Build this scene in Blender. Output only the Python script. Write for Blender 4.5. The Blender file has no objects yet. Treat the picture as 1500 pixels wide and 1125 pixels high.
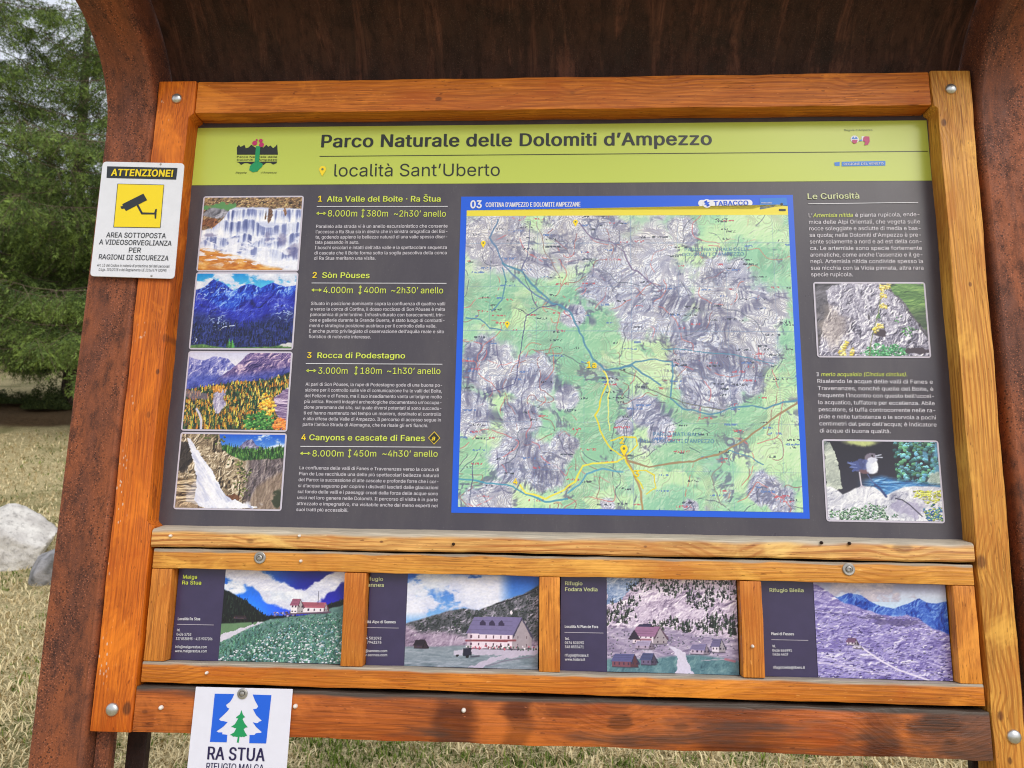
import bpy, bmesh, math, os, random
import numpy as np
from mathutils import Vector, Matrix

SC = bpy.context.scene
COL = SC.collection
PI = math.pi

# ------------------------------------------------------------------ camera
LEAN = math.radians(8.0)                      # the board leans back by this much
ROT = Matrix(((0.9985048, 0.0175408, -0.0517732),
              (-0.0077422, 0.9829505, 0.1837075),
              (0.0541129, -0.1830320, 0.9816166)))   # board -> camera
CAMB = Vector((0.8071236, -0.8721376, 1.5600502))    # camera seen from the board
EYE = 1.6
OZ = EYE - (CAMB.y * math.cos(LEAN) + CAMB.z * math.sin(LEAN))
BOARD = Matrix(((1, 0, 0, -0.8),
                (0, math.sin(LEAN), -math.cos(LEAN), 0.0),
                (0, math.cos(LEAN), math.sin(LEAN), OZ),
                (0, 0, 0, 1)))
cam = bpy.data.cameras.new('camera')
cam_o = bpy.data.objects.new('camera', cam)
COL.objects.link(cam_o)
cam_o.matrix_world = BOARD @ (Matrix.Translation(CAMB) @ ROT.transposed().to_4x4())
cam.sensor_width = 36.0
cam.lens = 1127.0 / 1500.0 * 36.0
cam.clip_start = 0.05
cam.clip_end = 900.0
cam.dof.use_dof = True
cam.dof.focus_distance = 1.60
cam.dof.aperture_fstop = 7.5
SC.camera = cam_o
CAMW = cam_o.matrix_world.translation.copy()

# ------------------------------------------------------------------ sky, sun, exposure
SUN_EL, SUN_AZ = math.radians(42), math.radians(36)
world = bpy.data.worlds.new('World')
SC.world = world
world.use_nodes = True
wn = world.node_tree
wn.nodes.clear()
w_out = wn.nodes.new('ShaderNodeOutputWorld')
w_bg = wn.nodes.new('ShaderNodeBackground')
w_sky = wn.nodes.new('ShaderNodeTexSky')
w_sky.sky_type = 'NISHITA'
w_sky.sun_disc = False
w_sky.sun_elevation = SUN_EL
w_sky.sun_rotation = PI - SUN_AZ
w_sky.dust_density = 3.0
w_hsv = wn.nodes.new('ShaderNodeHueSaturation')
w_hsv.inputs['Saturation'].default_value = 0.45
w_mix = wn.nodes.new('ShaderNodeMix'); w_mix.data_type = 'RGBA'
w_mix.inputs[0].default_value = 0.6
w_mix.inputs[7].default_value = (9.6, 10.0, 11.0, 1)        # high even cloud
wn.links.new(w_sky.outputs[0], w_hsv.inputs['Color'])
wn.links.new(w_hsv.outputs[0], w_mix.inputs[6])
wn.links.new(w_mix.outputs[2], w_bg.inputs[0])
w_bg.inputs[1].default_value = 0.12
wn.links.new(w_bg.outputs[0], w_out.inputs[0])
sun = bpy.data.lights.new('sun', 'SUN')
sun.energy = 1.4
sun.angle = math.radians(30)
sun.color = (1.0, 0.95, 0.87)
sun_o = bpy.data.objects.new('sun', sun)
COL.objects.link(sun_o)
_d = Vector((math.sin(SUN_AZ) * math.cos(SUN_EL), -math.cos(SUN_AZ) * math.cos(SUN_EL), math.sin(SUN_EL)))
sun_o.rotation_euler = _d.to_track_quat('Z', 'Y').to_euler()
SC.view_settings.view_transform = 'Standard'
SC.view_settings.look = 'None'
SC.view_settings.exposure = 0.0
SC.view_settings.gamma = 1.0
SC.view_settings.use_curve_mapping = False
SC.cycles.pixel_filter_type = 'BLACKMAN_HARRIS'
SC.cycles.filter_width = 1.1
SC.cycles.max_bounces = 6
SC.cycles.transparent_max_bounces = 8

# ------------------------------------------------------------------ helpers
def lin(r, g=None, b=None):
    c = (r, g, b) if g is not None else r
    out = []
    for v in c:
        v = v / 255.0
        out.append(v / 12.92 if v <= 0.04045 else ((v + 0.055) / 1.055) ** 2.4)
    return tuple(out)

def ray_dir(px, py):
    return (ROT.transposed() @ Vector(((px - 750) / 1127.0, (562.5 - py) / 1127.0, -1.0)))

def at(px, py, w=0.0):
    """the point of the plane w (metres in front of the panel) seen at photo pixel px, py, in board coordinates"""
    d = ray_dir(px, py)
    t = (w - CAMB.z) / d.z
    p = CAMB + d * t
    return p.x, p.y

def world_ray(px, py):
    d = (BOARD.to_3x3() @ ray_dir(px, py))
    return d.normalized()

def tag(o, label=None, cat=None, group=None, kind=None):
    if label: o['label'] = label
    if cat: o['category'] = cat
    if group: o['group'] = group
    if kind: o['kind'] = kind
    return o

def empty(name, mat4, label=None, cat=None, group=None):
    o = bpy.data.objects.new(name, None)
    o.empty_display_size = 0.1
    COL.objects.link(o)
    o.matrix_world = mat4
    return tag(o, label, cat, group)

def link_mesh(name, me, mat=None, parent=None, loc=(0, 0, 0)):
    o = bpy.data.objects.new(name, me)
    if mat is not None and not me.materials:
        me.materials.append(mat)
    COL.objects.link(o)
    if parent is not None:
        o.parent = parent
    o.location = loc
    return o

def from_bm(name, bm, mat, parent=None, loc=(0, 0, 0), smooth=None):
    me = bpy.data.meshes.new(name)
    bmesh.ops.recalc_face_normals(bm, faces=bm.faces)
    bm.to_mesh(me); bm.free()
    if smooth is not None:
        for p in me.polygons: p.use_smooth = True
        me.set_sharp_from_angle(angle=math.radians(smooth))
    return link_mesh(name, me, mat, parent, loc)

def np_mesh(name, verts, faces, mat=None, parent=None, color=None, smooth=False, loc=(0, 0, 0)):
    """verts (n,3), faces (m,k) with one k"""
    verts = np.asarray(verts, np.float32); faces = np.asarray(faces, np.int32)
    me = bpy.data.meshes.new(name)
    k = faces.shape[1]
    me.vertices.add(len(verts)); me.vertices.foreach_set('co', verts.ravel())
    me.loops.add(faces.size); me.loops.foreach_set('vertex_index', faces.ravel())
    me.polygons.add(len(faces))
    me.polygons.foreach_set('loop_start', np.arange(0, faces.size, k, dtype=np.int32))
    if smooth: me.polygons.foreach_set('use_smooth', np.ones(len(faces), bool))
    me.update(calc_edges=True)
    if color is not None:
        a = me.color_attributes.new('tint', 'FLOAT_COLOR', 'POINT')
        c = np.ones((len(verts), 4), np.float32); c[:, :color.shape[1]] = color
        a.data.foreach_set('color', c.ravel())
    return link_mesh(name, me, mat, parent, loc)

# ------------------------------------------------------------------ node helper
class NT:
    def __init__(s, name):
        s.m = bpy.data.materials.new(name); s.m.use_nodes = True
        s.t = s.m.node_tree; s.b = s.t.nodes['Principled BSDF']
        s.out = s.t.nodes['Material Output']
    def n(s, typ, **kw):
        nd = s.t.nodes.new(typ)
        for k, v in kw.items(): setattr(nd, k, v)
        return nd
    def put(s, sock, v):
        if v is None: return
        if isinstance(v, bpy.types.NodeSocket): s.t.links.new(v, sock)
        else:
            if isinstance(v, (tuple, list)) and len(v) == 3 and sock.type == 'RGBA': v = (*v, 1)
            sock.default_value = v
    def math(s, op, a, b=None, c=None, clamp=False):
        nd = s.n('ShaderNodeMath', operation=op, use_clamp=clamp)
        for i, v in enumerate((a, b, c)): s.put(nd.inputs[i], v)
        return nd.outputs[0]
    def mix(s, f, a, b, blend='MIX'):
        nd = s.n('ShaderNodeMix', data_type='RGBA', blend_type=blend)
        s.put(nd.inputs[0], f); s.put(nd.inputs[6], a); s.put(nd.inputs[7], b)
        return nd.outputs[2]
    def obj(s):
        return s.n('ShaderNodeTexCoord').outputs['Object']
    def mapping(s, v, scale=(1, 1, 1), loc=(0, 0, 0)):
        nd = s.n('ShaderNodeMapping')
        s.put(nd.inputs['Vector'], v)
        nd.inputs['Scale'].default_value = scale
        s.put(nd.inputs['Location'], loc)
        return nd.outputs[0]
    def noise(s, v, scale=5, detail=3, rough=0.5, dist=0.0):
        nd = s.n('ShaderNodeTexNoise')
        s.put(nd.inputs['Vector'], v)
        nd.inputs['Scale'].default_value = scale; nd.inputs['Detail'].default_value = detail
        nd.inputs['Roughness'].default_value = rough; nd.inputs['Distortion'].default_value = dist
        return nd.outputs['Fac']
    def ramp(s, f, lo, hi, a=0.0, b=1.0):
        nd = s.n('ShaderNodeMapRange', clamp=True, interpolation_type='SMOOTHSTEP')
        s.put(nd.inputs[0], f)
        for i, v in enumerate((lo, hi, a, b)): nd.inputs[i + 1].default_value = v
        return nd.outputs[0]
    def sep(s, v):
        nd = s.n('ShaderNodeSeparateXYZ'); s.put(nd.inputs[0], v); return nd.outputs
    def comb(s, x, y, z):
        nd = s.n('ShaderNodeCombineXYZ')
        for i, v in enumerate((x, y, z)): s.put(nd.inputs[i], v)
        return nd.outputs[0]
    def bump(s, h, strength=0.3, dist=0.002):
        nd = s.n('ShaderNodeBump'); s.put(nd.inputs['Height'], h)
        nd.inputs['Strength'].default_value = strength; nd.inputs['Distance'].default_value = dist
        s.t.links.new(nd.outputs[0], s.b.inputs['Normal'])
    def done(s, color, rough=0.6, metal=0.0, spec=None, coat=None):
        s.put(s.b.inputs['Base Color'], color); s.put(s.b.inputs['Roughness'], rough)
        s.put(s.b.inputs['Metallic'], metal)
        if spec is not None: s.b.inputs['Specular IOR Level'].default_value = spec
        if coat: s.b.inputs['Coat Weight'].default_value = coat[0]; s.b.inputs['Coat Roughness'].default_value = coat[1]
        return s.m

def wood(name, axis, light, dark, worn=(0.44, 0.36, 0.27), top=0.0, halfh=0.02, stain=0.3, freq=150., speck=0.0, gray=0.0,
         knots=1.0, rough=0.42, bend=0.03, ringamt=1.0, spots=(), drip=(), ends=0.0):
    """varnished softwood: growth rings bent round knots, fibre, blotches of old varnish. axis 0: grain along x, 1: along y"""
    s = NT(name)
    p = s.obj()
    rnd = s.n('ShaderNodeObjectInfo').outputs['Random']
    off = s.comb(s.math('MULTIPLY', rnd, 13.7), s.math('MULTIPLY', rnd, 7.3), s.math('MULTIPLY', rnd, 3.1))
    q = s.n('ShaderNodeVectorMath', operation='ADD'); s.put(q.inputs[0], p); s.put(q.inputs[1], off); q = q.outputs[0]
    sp = s.sep(q); sl = s.sep(p)
    L, A, D = (sp[0], sp[1], sp[2]) if axis == 0 else (sp[1], sp[0], sp[2])
    base = s.comb(L, A, D)
    # knots
    vor = s.n('ShaderNodeTexVoronoi', feature='F1')
    s.put(vor.inputs['Vector'], s.comb(s.math('MULTIPLY', L, 3.4), s.math('MULTIPLY', A, 5.0), s.math('MULTIPLY', D, 1.5)))
    vor.inputs['Scale'].default_value = 1.0
    kd = vor.outputs['Distance']
    near = s.ramp(kd, 0.02, 0.42, 1.0, 0.0)
    knot = s.math('MULTIPLY', s.ramp(kd, 0.05, 0.13, 1.0, 0.0), knots, clamp=True)
    # ring coordinate
    wob = s.noise(s.comb(s.math('MULTIPLY', L, 1.6), s.math('MULTIPLY', A, 7), s.math('MULTIPLY', D, 7)), 1.0, 2.0)
    wob2 = s.noise(s.comb(s.math('MULTIPLY', L, 9), s.math('MULTIPLY', A, 30), s.math('MULTIPLY', D, 30)), 1.0, 2.0)
    rc = s.math('ADD', s.math('ADD', A, s.math('MULTIPLY', D, 0.7)), s.math('MULTIPLY', wob, bend * 2.2))
    rc = s.math('ADD', rc, s.math('MULTIPLY', near, bend))
    core = None
    for (kx, ky, kr, kb) in spots:               # single knots and scars at their real places on this board
        ex = s.math('MULTIPLY', s.math('SUBTRACT', sl[0], kx), 1.0 if axis == 1 else 0.6)
        ey = s.math('MULTIPLY', s.math('SUBTRACT', sl[1], ky), 1.0 if axis == 0 else 0.6)
        dd = s.math('SQRT', s.math('ADD', s.math('MULTIPLY', ex, ex), s.math('MULTIPLY', ey, ey)))
        dd = s.math('ADD', dd, s.math('MULTIPLY', s.math('SUBTRACT', wob2, 0.5), kr * 1.6))
        rc = s.math('ADD', rc, s.math('MULTIPLY', s.ramp(dd, 0.0, kr * 5, 1.0, 0.0), kr * 1.8))
        c = s.math('MULTIPLY', s.ramp(dd, kr * 0.6, kr * 1.25, 1.0, 0.0), kb)
        core = c if core is None else s.math('MAXIMUM', core, c)
    rc = s.math('ADD', rc, s.math('MULTIPLY', wob2, 0.004))
    ring = s.math('SINE', s.math('MULTIPLY', rc, freq * 2 * PI))
    ring = s.ramp(ring, -0.2, 1.0)
    fib = s.noise(s.comb(s.math('MULTIPLY', L, 12), s.math('MULTIPLY', A, 420), s.math('MULTIPLY', D, 420)), 1.0, 3.0, 0.6)
    broad = s.noise(s.comb(s.math('MULTIPLY', L, 2.2), s.math('MULTIPLY', A, 12), s.math('MULTIPLY', D, 8)), 1.0, 4.0, 0.62)
    amt = s.math('MULTIPLY', ring, s.ramp(s.noise(base, 4.0, 2.0), 0.3, 0.7, 0.25 * ringamt, 0.8 * ringamt))
    col = s.mix(amt, light, dark)
    col = s.mix(s.ramp(fib, 0.28, 0.72, 0.62, 0.0), col, s.mix(0.5, dark, (0.02, 0.008, 0.004)))
    col = s.mix(s.ramp(broad, 0.5, 0.72, 0.0, stain), col, tuple(v * 0.4 for v in dark))
    col = s.mix(s.ramp(broad, 0.28, 0.42, stain * 0.7, 0.0), col, tuple(min(1, v * 1.35 + 0.03) for v in light))
    col = s.mix(s.math('MULTIPLY', near, 0.32), col, tuple(v * 0.55 for v in dark))
    col = s.mix(s.math('MULTIPLY', knot, 0.8), col, (0.055, 0.018, 0.008))
    blotch = s.noise(s.comb(s.math('MULTIPLY', L, 5), s.math('MULTIPLY', A, 9), s.math('MULTIPLY', D, 9)), 1.0, 5.0, 0.65, 0.6)  # random darker and yellower patches in the wood tone
    col = s.mix(s.ramp(blotch, 0.5, 0.68, 0.0, 0.55), col, (light[0] * 0.62, light[1] * 0.42, light[2] * 0.3))
    col = s.mix(s.ramp(blotch, 0.32, 0.48, 0.6, 0.0), col, (min(1, light[0] * 1.25), min(1, light[1] * 1.4), light[2] * 1.45))
    for (kx, kw) in drip:                        # dark bands where water has run down the board
        dx_ = s.math('ABSOLUTE', s.math('SUBTRACT', s.math('ADD', sl[0], s.math('MULTIPLY', s.math('SUBTRACT', wob2, 0.5), 0.05)), kx))
        col = s.mix(s.math('MULTIPLY', s.ramp(dx_, kw * 0.4, kw, 1.0, 0.0), s.ramp(broad, 0.3, 0.6, 0.35, 0.8)), col, tuple(v * 0.45 for v in dark))
    if ends:
        ex_ = s.math('ADD', sl[0], s.math('MULTIPLY', s.math('SUBTRACT', blotch, 0.5), 0.25))
        col = s.mix(s.ramp(ex_, 0.60, 0.74, 0.0, ends), col, (0.085, 0.055, 0.045))
    # fine drying cracks along the grain
    crk = s.noise(s.comb(s.math('MULTIPLY', L, 5), s.math('MULTIPLY', A, 170), s.math('MULTIPLY', D, 60)), 1.0, 2.0, 0.5, 0.3)
    crz = s.ramp(s.noise(s.comb(s.math('MULTIPLY', L, 3), s.math('MULTIPLY', A, 14), D), 1.0, 2.0), 0.5, 0.62)
    crk = s.math('MULTIPLY', s.ramp(s.math('ABSOLUTE', s.math('SUBTRACT', crk, 0.5)), 0.0, 0.022, 1.0, 0.0), crz)
    col = s.mix(s.math('MULTIPLY', crk, 0.55), col, tuple(v * 0.25 for v in dark))
    if core is not None:
        col = s.mix(core, col, s.mix(s.ramp(fib, 0.35, 0.65), (0.045, 0.014, 0.005), (0.17, 0.05, 0.014)))
    # scuffs and pits in the varnish
    pit = s.noise(s.comb(s.math('MULTIPLY', L, 60), s.math('MULTIPLY', A, 260), s.math('MULTIPLY', D, 260)), 1.0, 2.0, 0.5)
    col = s.mix(s.math('MULTIPLY', s.ramp(pit, 0.66, 0.74), 0.6), col, tuple(v * 0.35 for v in dark))
    col = s.mix(s.math('MULTIPLY', s.ramp(pit, 0.22, 0.30, 1.0, 0.0), 0.45), col, tuple(min(1, v * 1.5 + 0.08) for v in light))
    if gray > 0:
        g = s.noise(s.comb(s.math('MULTIPLY', L, 1.6), s.math('MULTIPLY', A, 9), s.math('MULTIPLY', D, 9)), 1.0, 5.0, 0.7)
        col = s.mix(s.ramp(g, 0.50, 0.66, 0.0, gray), col, (0.06, 0.042, 0.035))
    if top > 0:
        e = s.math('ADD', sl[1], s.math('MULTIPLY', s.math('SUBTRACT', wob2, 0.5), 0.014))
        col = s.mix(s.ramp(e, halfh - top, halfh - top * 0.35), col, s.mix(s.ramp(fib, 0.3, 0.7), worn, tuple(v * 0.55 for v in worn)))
    if speck > 0:
        v2 = s.n('ShaderNodeTexVoronoi', feature='F1')
        s.put(v2.inputs['Vector'], s.comb(s.math('MULTIPLY', L, 70), s.math('MULTIPLY', A, 150), s.math('MULTIPLY', D, 100)))
        v2.inputs['Scale'].default_value = 1.0
        zone = s.math('MULTIPLY', s.ramp(s.noise(base, 9.0, 2.0), 0.52, 0.6), s.ramp(sl[0], -0.005, -0.022))
        dots = s.math('MULTIPLY', s.ramp(v2.outputs['Distance'], 0.16, 0.26, 1.0, 0.0), zone)
        col = s.mix(s.math('MULTIPLY', dots, speck), col, (0.75, 0.55, 0.4))
    h = s.math('ADD', s.math('MULTIPLY', ring, 0.5), fib)
    h = s.math('SUBTRACT', h, s.math('MULTIPLY', crk, 1.2))
    s.bump(h, 0.38, 0.0012)
    return s.done(col, s.ramp(broad, 0.3, 0.7, rough - 0.1, rough + 0.15), spec=0.3)

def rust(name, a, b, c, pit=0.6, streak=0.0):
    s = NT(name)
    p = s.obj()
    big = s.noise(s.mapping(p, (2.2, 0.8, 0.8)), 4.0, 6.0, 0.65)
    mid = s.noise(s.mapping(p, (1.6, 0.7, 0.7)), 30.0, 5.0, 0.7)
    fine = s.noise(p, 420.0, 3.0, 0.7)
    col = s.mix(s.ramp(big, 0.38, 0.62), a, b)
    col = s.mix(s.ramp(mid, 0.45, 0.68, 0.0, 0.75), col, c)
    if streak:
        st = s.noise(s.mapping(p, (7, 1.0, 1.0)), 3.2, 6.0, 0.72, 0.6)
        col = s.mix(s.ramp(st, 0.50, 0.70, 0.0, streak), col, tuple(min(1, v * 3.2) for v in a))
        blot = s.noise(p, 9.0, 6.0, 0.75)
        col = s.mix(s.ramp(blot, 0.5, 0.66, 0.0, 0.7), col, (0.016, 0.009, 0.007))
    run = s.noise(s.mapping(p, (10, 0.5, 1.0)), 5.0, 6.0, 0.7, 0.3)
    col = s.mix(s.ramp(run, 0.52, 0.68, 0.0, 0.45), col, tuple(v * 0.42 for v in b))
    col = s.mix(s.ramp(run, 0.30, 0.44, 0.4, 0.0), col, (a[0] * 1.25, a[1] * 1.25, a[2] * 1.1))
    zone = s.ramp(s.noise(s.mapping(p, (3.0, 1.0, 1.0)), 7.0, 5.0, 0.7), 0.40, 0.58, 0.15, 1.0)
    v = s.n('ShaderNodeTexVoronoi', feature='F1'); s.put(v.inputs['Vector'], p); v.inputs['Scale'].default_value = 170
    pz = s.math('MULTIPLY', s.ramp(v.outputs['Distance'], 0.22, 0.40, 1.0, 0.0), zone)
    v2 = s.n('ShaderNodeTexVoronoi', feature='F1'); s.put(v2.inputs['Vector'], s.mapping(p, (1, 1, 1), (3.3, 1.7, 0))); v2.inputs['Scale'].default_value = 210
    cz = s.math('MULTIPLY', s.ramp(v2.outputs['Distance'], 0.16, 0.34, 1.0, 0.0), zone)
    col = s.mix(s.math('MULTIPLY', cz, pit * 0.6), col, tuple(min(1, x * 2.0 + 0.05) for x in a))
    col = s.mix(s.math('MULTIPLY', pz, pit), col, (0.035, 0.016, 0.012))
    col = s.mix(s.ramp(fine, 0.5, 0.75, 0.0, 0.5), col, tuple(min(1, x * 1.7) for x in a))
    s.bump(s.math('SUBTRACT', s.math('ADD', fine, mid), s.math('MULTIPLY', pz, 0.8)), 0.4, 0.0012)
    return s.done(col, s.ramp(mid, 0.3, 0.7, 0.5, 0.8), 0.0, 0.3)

def flat(name, col, rough=0.5, metal=0.0, spec=0.5, var=0.0, coat=None):
    s = NT(name)
    c = col
    if var:
        c = s.mix(s.ramp(s.noise(s.obj(), 40.0, 4.0, 0.6), 0.3, 0.7), tuple(v * (1 - var) for v in col), tuple(min(1, v * (1 + var)) for v in col))
    return s.done(c, rough, metal, spec, coat)

def tinted(name, rough=0.6, spec=0.3, coat=None, noise=0.0):
    s = NT(name)
    a = s.n('ShaderNodeAttribute', attribute_name='tint').outputs['Color']
    if noise:
        nz = s.noise(s.obj(), 900.0, 2.0, 0.5)
        a = s.mix(s.ramp(nz, 0.3, 0.7, 0.0, noise), a, s.mix(0.35, a, (0, 0, 0)))
    return s.done(a, rough, 0.0, spec, coat)

M = {}
PRINT_ROUGH, PRINT_SPEC = 0.30, 0.5
M['print'] = tinted('printed_photograph', PRINT_ROUGH, PRINT_SPEC)
_p = NT('dark_grey_laminate'); _o = _p.obj()
_d = _p.noise(_p.mapping(_o, (1, .35, 1)), 7.0, 6.0, 0.7); _f = _p.noise(_o, 300.0, 3.0, 0.6); _g = _p.noise(_p.mapping(_o, (60, 3, 1)), 3.0, 3.0, 0.6)
_c = _p.mix(_p.ramp(_d, 0.35, 0.7, 0.0, 0.10), lin(69, 64, 73), (0.30, 0.28, 0.26))
_c = _p.mix(_p.math('MULTIPLY', _p.ramp(_f, 0.62, 0.75), 0.16), _c, (0.4, 0.38, 0.36))
_c = _p.mix(_p.math('MULTIPLY', _p.ramp(_g, 0.66, 0.74), 0.06), _c, (0.4, 0.38, 0.36))
M['panel'] = _p.done(_c, _p.ramp(_d, 0.3, 0.7, 0.27, 0.40), 0.0, 0.5)
M['green'] = flat('lime_green_print', lin(192, 206, 84), 0.30, 0, 0.5)
M['blue'] = flat('blue_print', lin(18, 92, 222), 0.30, 0, 0.5)
M['cyan'] = flat('light_blue_print', lin(20, 120, 215), 0.30, 0, 0.5)
M['yellow'] = flat('yellow_print', lin(235, 218, 60), 0.32, 0, 0.5)
M['ink_black'] = flat('black_print', lin(30, 34, 28), 0.32, 0, 0.5)
M['ink_white'] = flat('white_print', lin(232, 232, 238), 0.32, 0, 0.5)
M['ink_para'] = flat('small_white_print', lin(225, 220, 228), 0.32, 0, 0.5)
M['ink_green'] = flat('yellow_green_print', lin(214, 228, 84), 0.32, 0, 0.5)
M['ink_pale'] = flat('pale_green_print', lin(205, 212, 160), 0.32, 0, 0.5)
M['ink_yellow'] = flat('strong_yellow_print', lin(250, 218, 30), 0.32, 0, 0.5)
M['ink_navy'] = flat('navy_print', lin(42, 36, 78), 0.5, 0, 0.3)
M['ink_mapblue'] = flat('map_blue_print', lin(92, 140, 180), 0.35, 0, 0.4)
M['ink_grey'] = flat('grey_print', lin(110, 125, 90), 0.35, 0, 0.4)
M['frame_white'] = flat('photo_border_print', lin(205, 198, 212), 0.32, 0, 0.5)
M['indigo'] = flat('indigo_laminate', lin(62, 54, 88), 0.28, 0, 0.5, 0.06)
M['magenta'] = flat('magenta_print', lin(190, 40, 105), 0.35)
M['leafgreen'] = flat('leaf_green_print', lin(20, 150, 90), 0.4)
M['sign_white'] = flat('white_painted_sign', (0.74, 0.75, 0.80), 0.4, 0, 0.4, 0.02)
M['paper'] = flat('white_paper', (0.76, 0.76, 0.86), 0.6, 0, 0.3, 0.015)
M['sign_yellow'] = flat('sign_yellow', lin(242, 214, 8), 0.4)
M['sign_black'] = flat('sign_black', lin(34, 40, 46), 0.4)
M['logo_blue'] = flat('logo_blue', lin(20, 96, 220), 0.5)
M['steel'] = flat('zinc_plated_steel', (0.62, 0.62, 0.6), 0.32, 0.9, 0.5, 0.15)
M['steel_dull'] = flat('dull_steel', (0.42, 0.40, 0.37), 0.45, 0.8, 0.5, 0.25)
M['screw'] = flat('painted_screw_head', (0.8, 0.76, 0.7), 0.5)
M['rust'] = rust('rusted_steel', lin(146, 82, 50), lin(102, 62, 48), lin(62, 44, 40), 0.8)
M['rust_shaded'] = rust('shaded_rusted_steel', lin(70, 42, 32), lin(52, 32, 26), lin(36, 24, 20), 0.4, 0.75)  # same rust with the roof's shade put into darker colours
M['rust_web'] = rust('blackish_rusted_steel', lin(40, 26, 22), lin(52, 30, 24), lin(30, 20, 18), 0.3)  # darkest rust tone, for webs, backing board and some screw heads

# ------------------------------------------------------------------ solid builders (board coordinates)
def prism(outline, w0, w1, bevel=0.003, seg=2, step=0.03, jit=0.0007, seed=0, axis=0):
    """extrude an outline in (u,v) from w0 to w1, bevelled, split along its length and made very slightly uneven"""
    bm = bmesh.new()
    vs = [bm.verts.new((x, y, w0)) for x, y in outline]
    f = bm.faces.new(vs)
    r = bmesh.ops.extrude_face_region(bm, geom=[f])
    for v in r['geom']:
        if isinstance(v, bmesh.types.BMVert): v.co.z = w1
    bmesh.ops.recalc_face_normals(bm, faces=bm.faces)
    if bevel > 0:
        bmesh.ops.bevel(bm, geom=list(bm.edges), offset=bevel, segments=seg, profile=0.6, affect='EDGES', clamp_overlap=True)
    lo = min(v.co[axis] for v in bm.verts); hi = max(v.co[axis] for v in bm.verts)
    if step:
        n = max(2, int((hi - lo) / step))
        nrm = (1, 0, 0) if axis == 0 else (0, 1, 0)
        for i in range(1, n):
            c = [0, 0, 0]; c[axis] = lo + (hi - lo) * i / n
            bmesh.ops.bisect_plane(bm, geom=bm.verts[:] + bm.edges[:] + bm.faces[:], plane_co=c, plane_no=nrm)
        rr = random.Random(seed)
        ph = [rr.uniform(0, 6.28) for _ in range(8)]
        for v in bm.verts:
            t = v.co[axis]
            o = 1 - axis
            v.co[o] += jit * (math.sin(t * 23 + ph[0]) + 0.6 * math.sin(t * 71 + ph[1] + v.co.z * 60))
            v.co.z += jit * 0.5 * (math.sin(t * 19 + ph[2]) + 0.6 * math.sin(t * 57 + ph[3] + v.co[o] * 60))
    return bm

def plank(name, outline, w0, w1, mat, parent, axis=0, seed=0, jit=0.0007, bevel=0.0035, label=None):
    cx = (min(p[0] for p in outline) + max(p[0] for p in outline)) / 2
    cy = (min(p[1] for p in outline) + max(p[1] for p in outline)) / 2
    bm = prism([(x - cx, y - cy) for x, y in outline], w0, w1, bevel, 2, 0.03, jit, seed, axis)
    o = from_bm(name, bm, mat, parent, (cx, cy, 0), 40)
    if label: o['label'] = label
    return o

def rect(u0, u1, v0, v1):
    return [(u0, v0), (u1, v0), (u1, v1), (u0, v1)]

def strip(name, pts, width, w, mat, parent, dy=0.0):
    """a printed line as a thin ribbon"""
    vs, fs = [], []
    pts = [Vector(p) for p in pts]
    for i, p in enumerate(pts):
        a = pts[max(0, i - 1)]; b = pts[min(len(pts) - 1, i + 1)]
        d = (b - a).normalized(); n = Vector((-d.y, d.x)) * width / 2
        vs += [(p.x + n.x, p.y + n.y, w), (p.x - n.x, p.y - n.y, w)]
        if i: fs.append((2 * i - 2, 2 * i - 1, 2 * i + 1, 2 * i))
    return vs, fs

def polys(name, plist, w, mat, parent, label=None, thick=0.0):
    """several flat outlines of one printed mark, as one mesh"""
    bm = bmesh.new()
    for pl in plist:
        vs = [bm.verts.new((p[0], p[1], w)) for p in pl]
        try: bm.faces.new(vs)
        except ValueError: pass
    bmesh.ops.triangulate(bm, faces=bm.faces)
    for f in bm.faces:
        f.normal_update()
        if f.normal.z < 0: f.normal_flip()
    me = bpy.data.meshes.new(name); bm.to_mesh(me); bm.free()
    o = link_mesh(name, me, mat, parent)
    if label: o['label'] = label
    return o

def px_poly(pts, w):
    return [at(x, y, w) for x, y in pts]

def line_poly(p, q, width, w):
    a = Vector(at(*p, w)); b = Vector(at(*q, w))
    n = Vector((-(b - a).y, (b - a).x)).normalized() * width / 2
    return [tuple(a + n), tuple(a - n), tuple(b - n), tuple(b + n)]

def rrect(u0, u1, v0, v1, r, n=5):
    out = []
    for cx, cy, a0 in ((u1 - r, v1 - r, 0), (u0 + r, v1 - r, 90), (u0 + r, v0 + r, 180), (u1 - r, v0 + r, 270)):
        for i in range(n + 1):
            a = math.radians(a0 + 90 * i / n)
            out.append((cx + r * math.cos(a), cy + r * math.sin(a)))
    return out

def disc(cx, cy, r, n=16, sx=1.0):
    return [(cx + r * sx * math.cos(2 * PI * i / n), cy + r * math.sin(2 * PI * i / n)) for i in range(n)]

# ------------------------------------------------------------------ lettering
try:
    FONT = bpy.data.fonts.load(os.path.join(bpy.utils.system_resource('DATAFILES', path='fonts'), 'Inter.woff2'))
except Exception:
    FONT = None
JOBS = []

def text(name, lines, mat, parent, w, label=None):
    """lines: (string, x0, baseline y, x1 or None, baseline y at x1, cap height in px, weight, slant) in photo pixels"""
    JOBS.append((name, lines, mat, parent, w, label))

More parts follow.
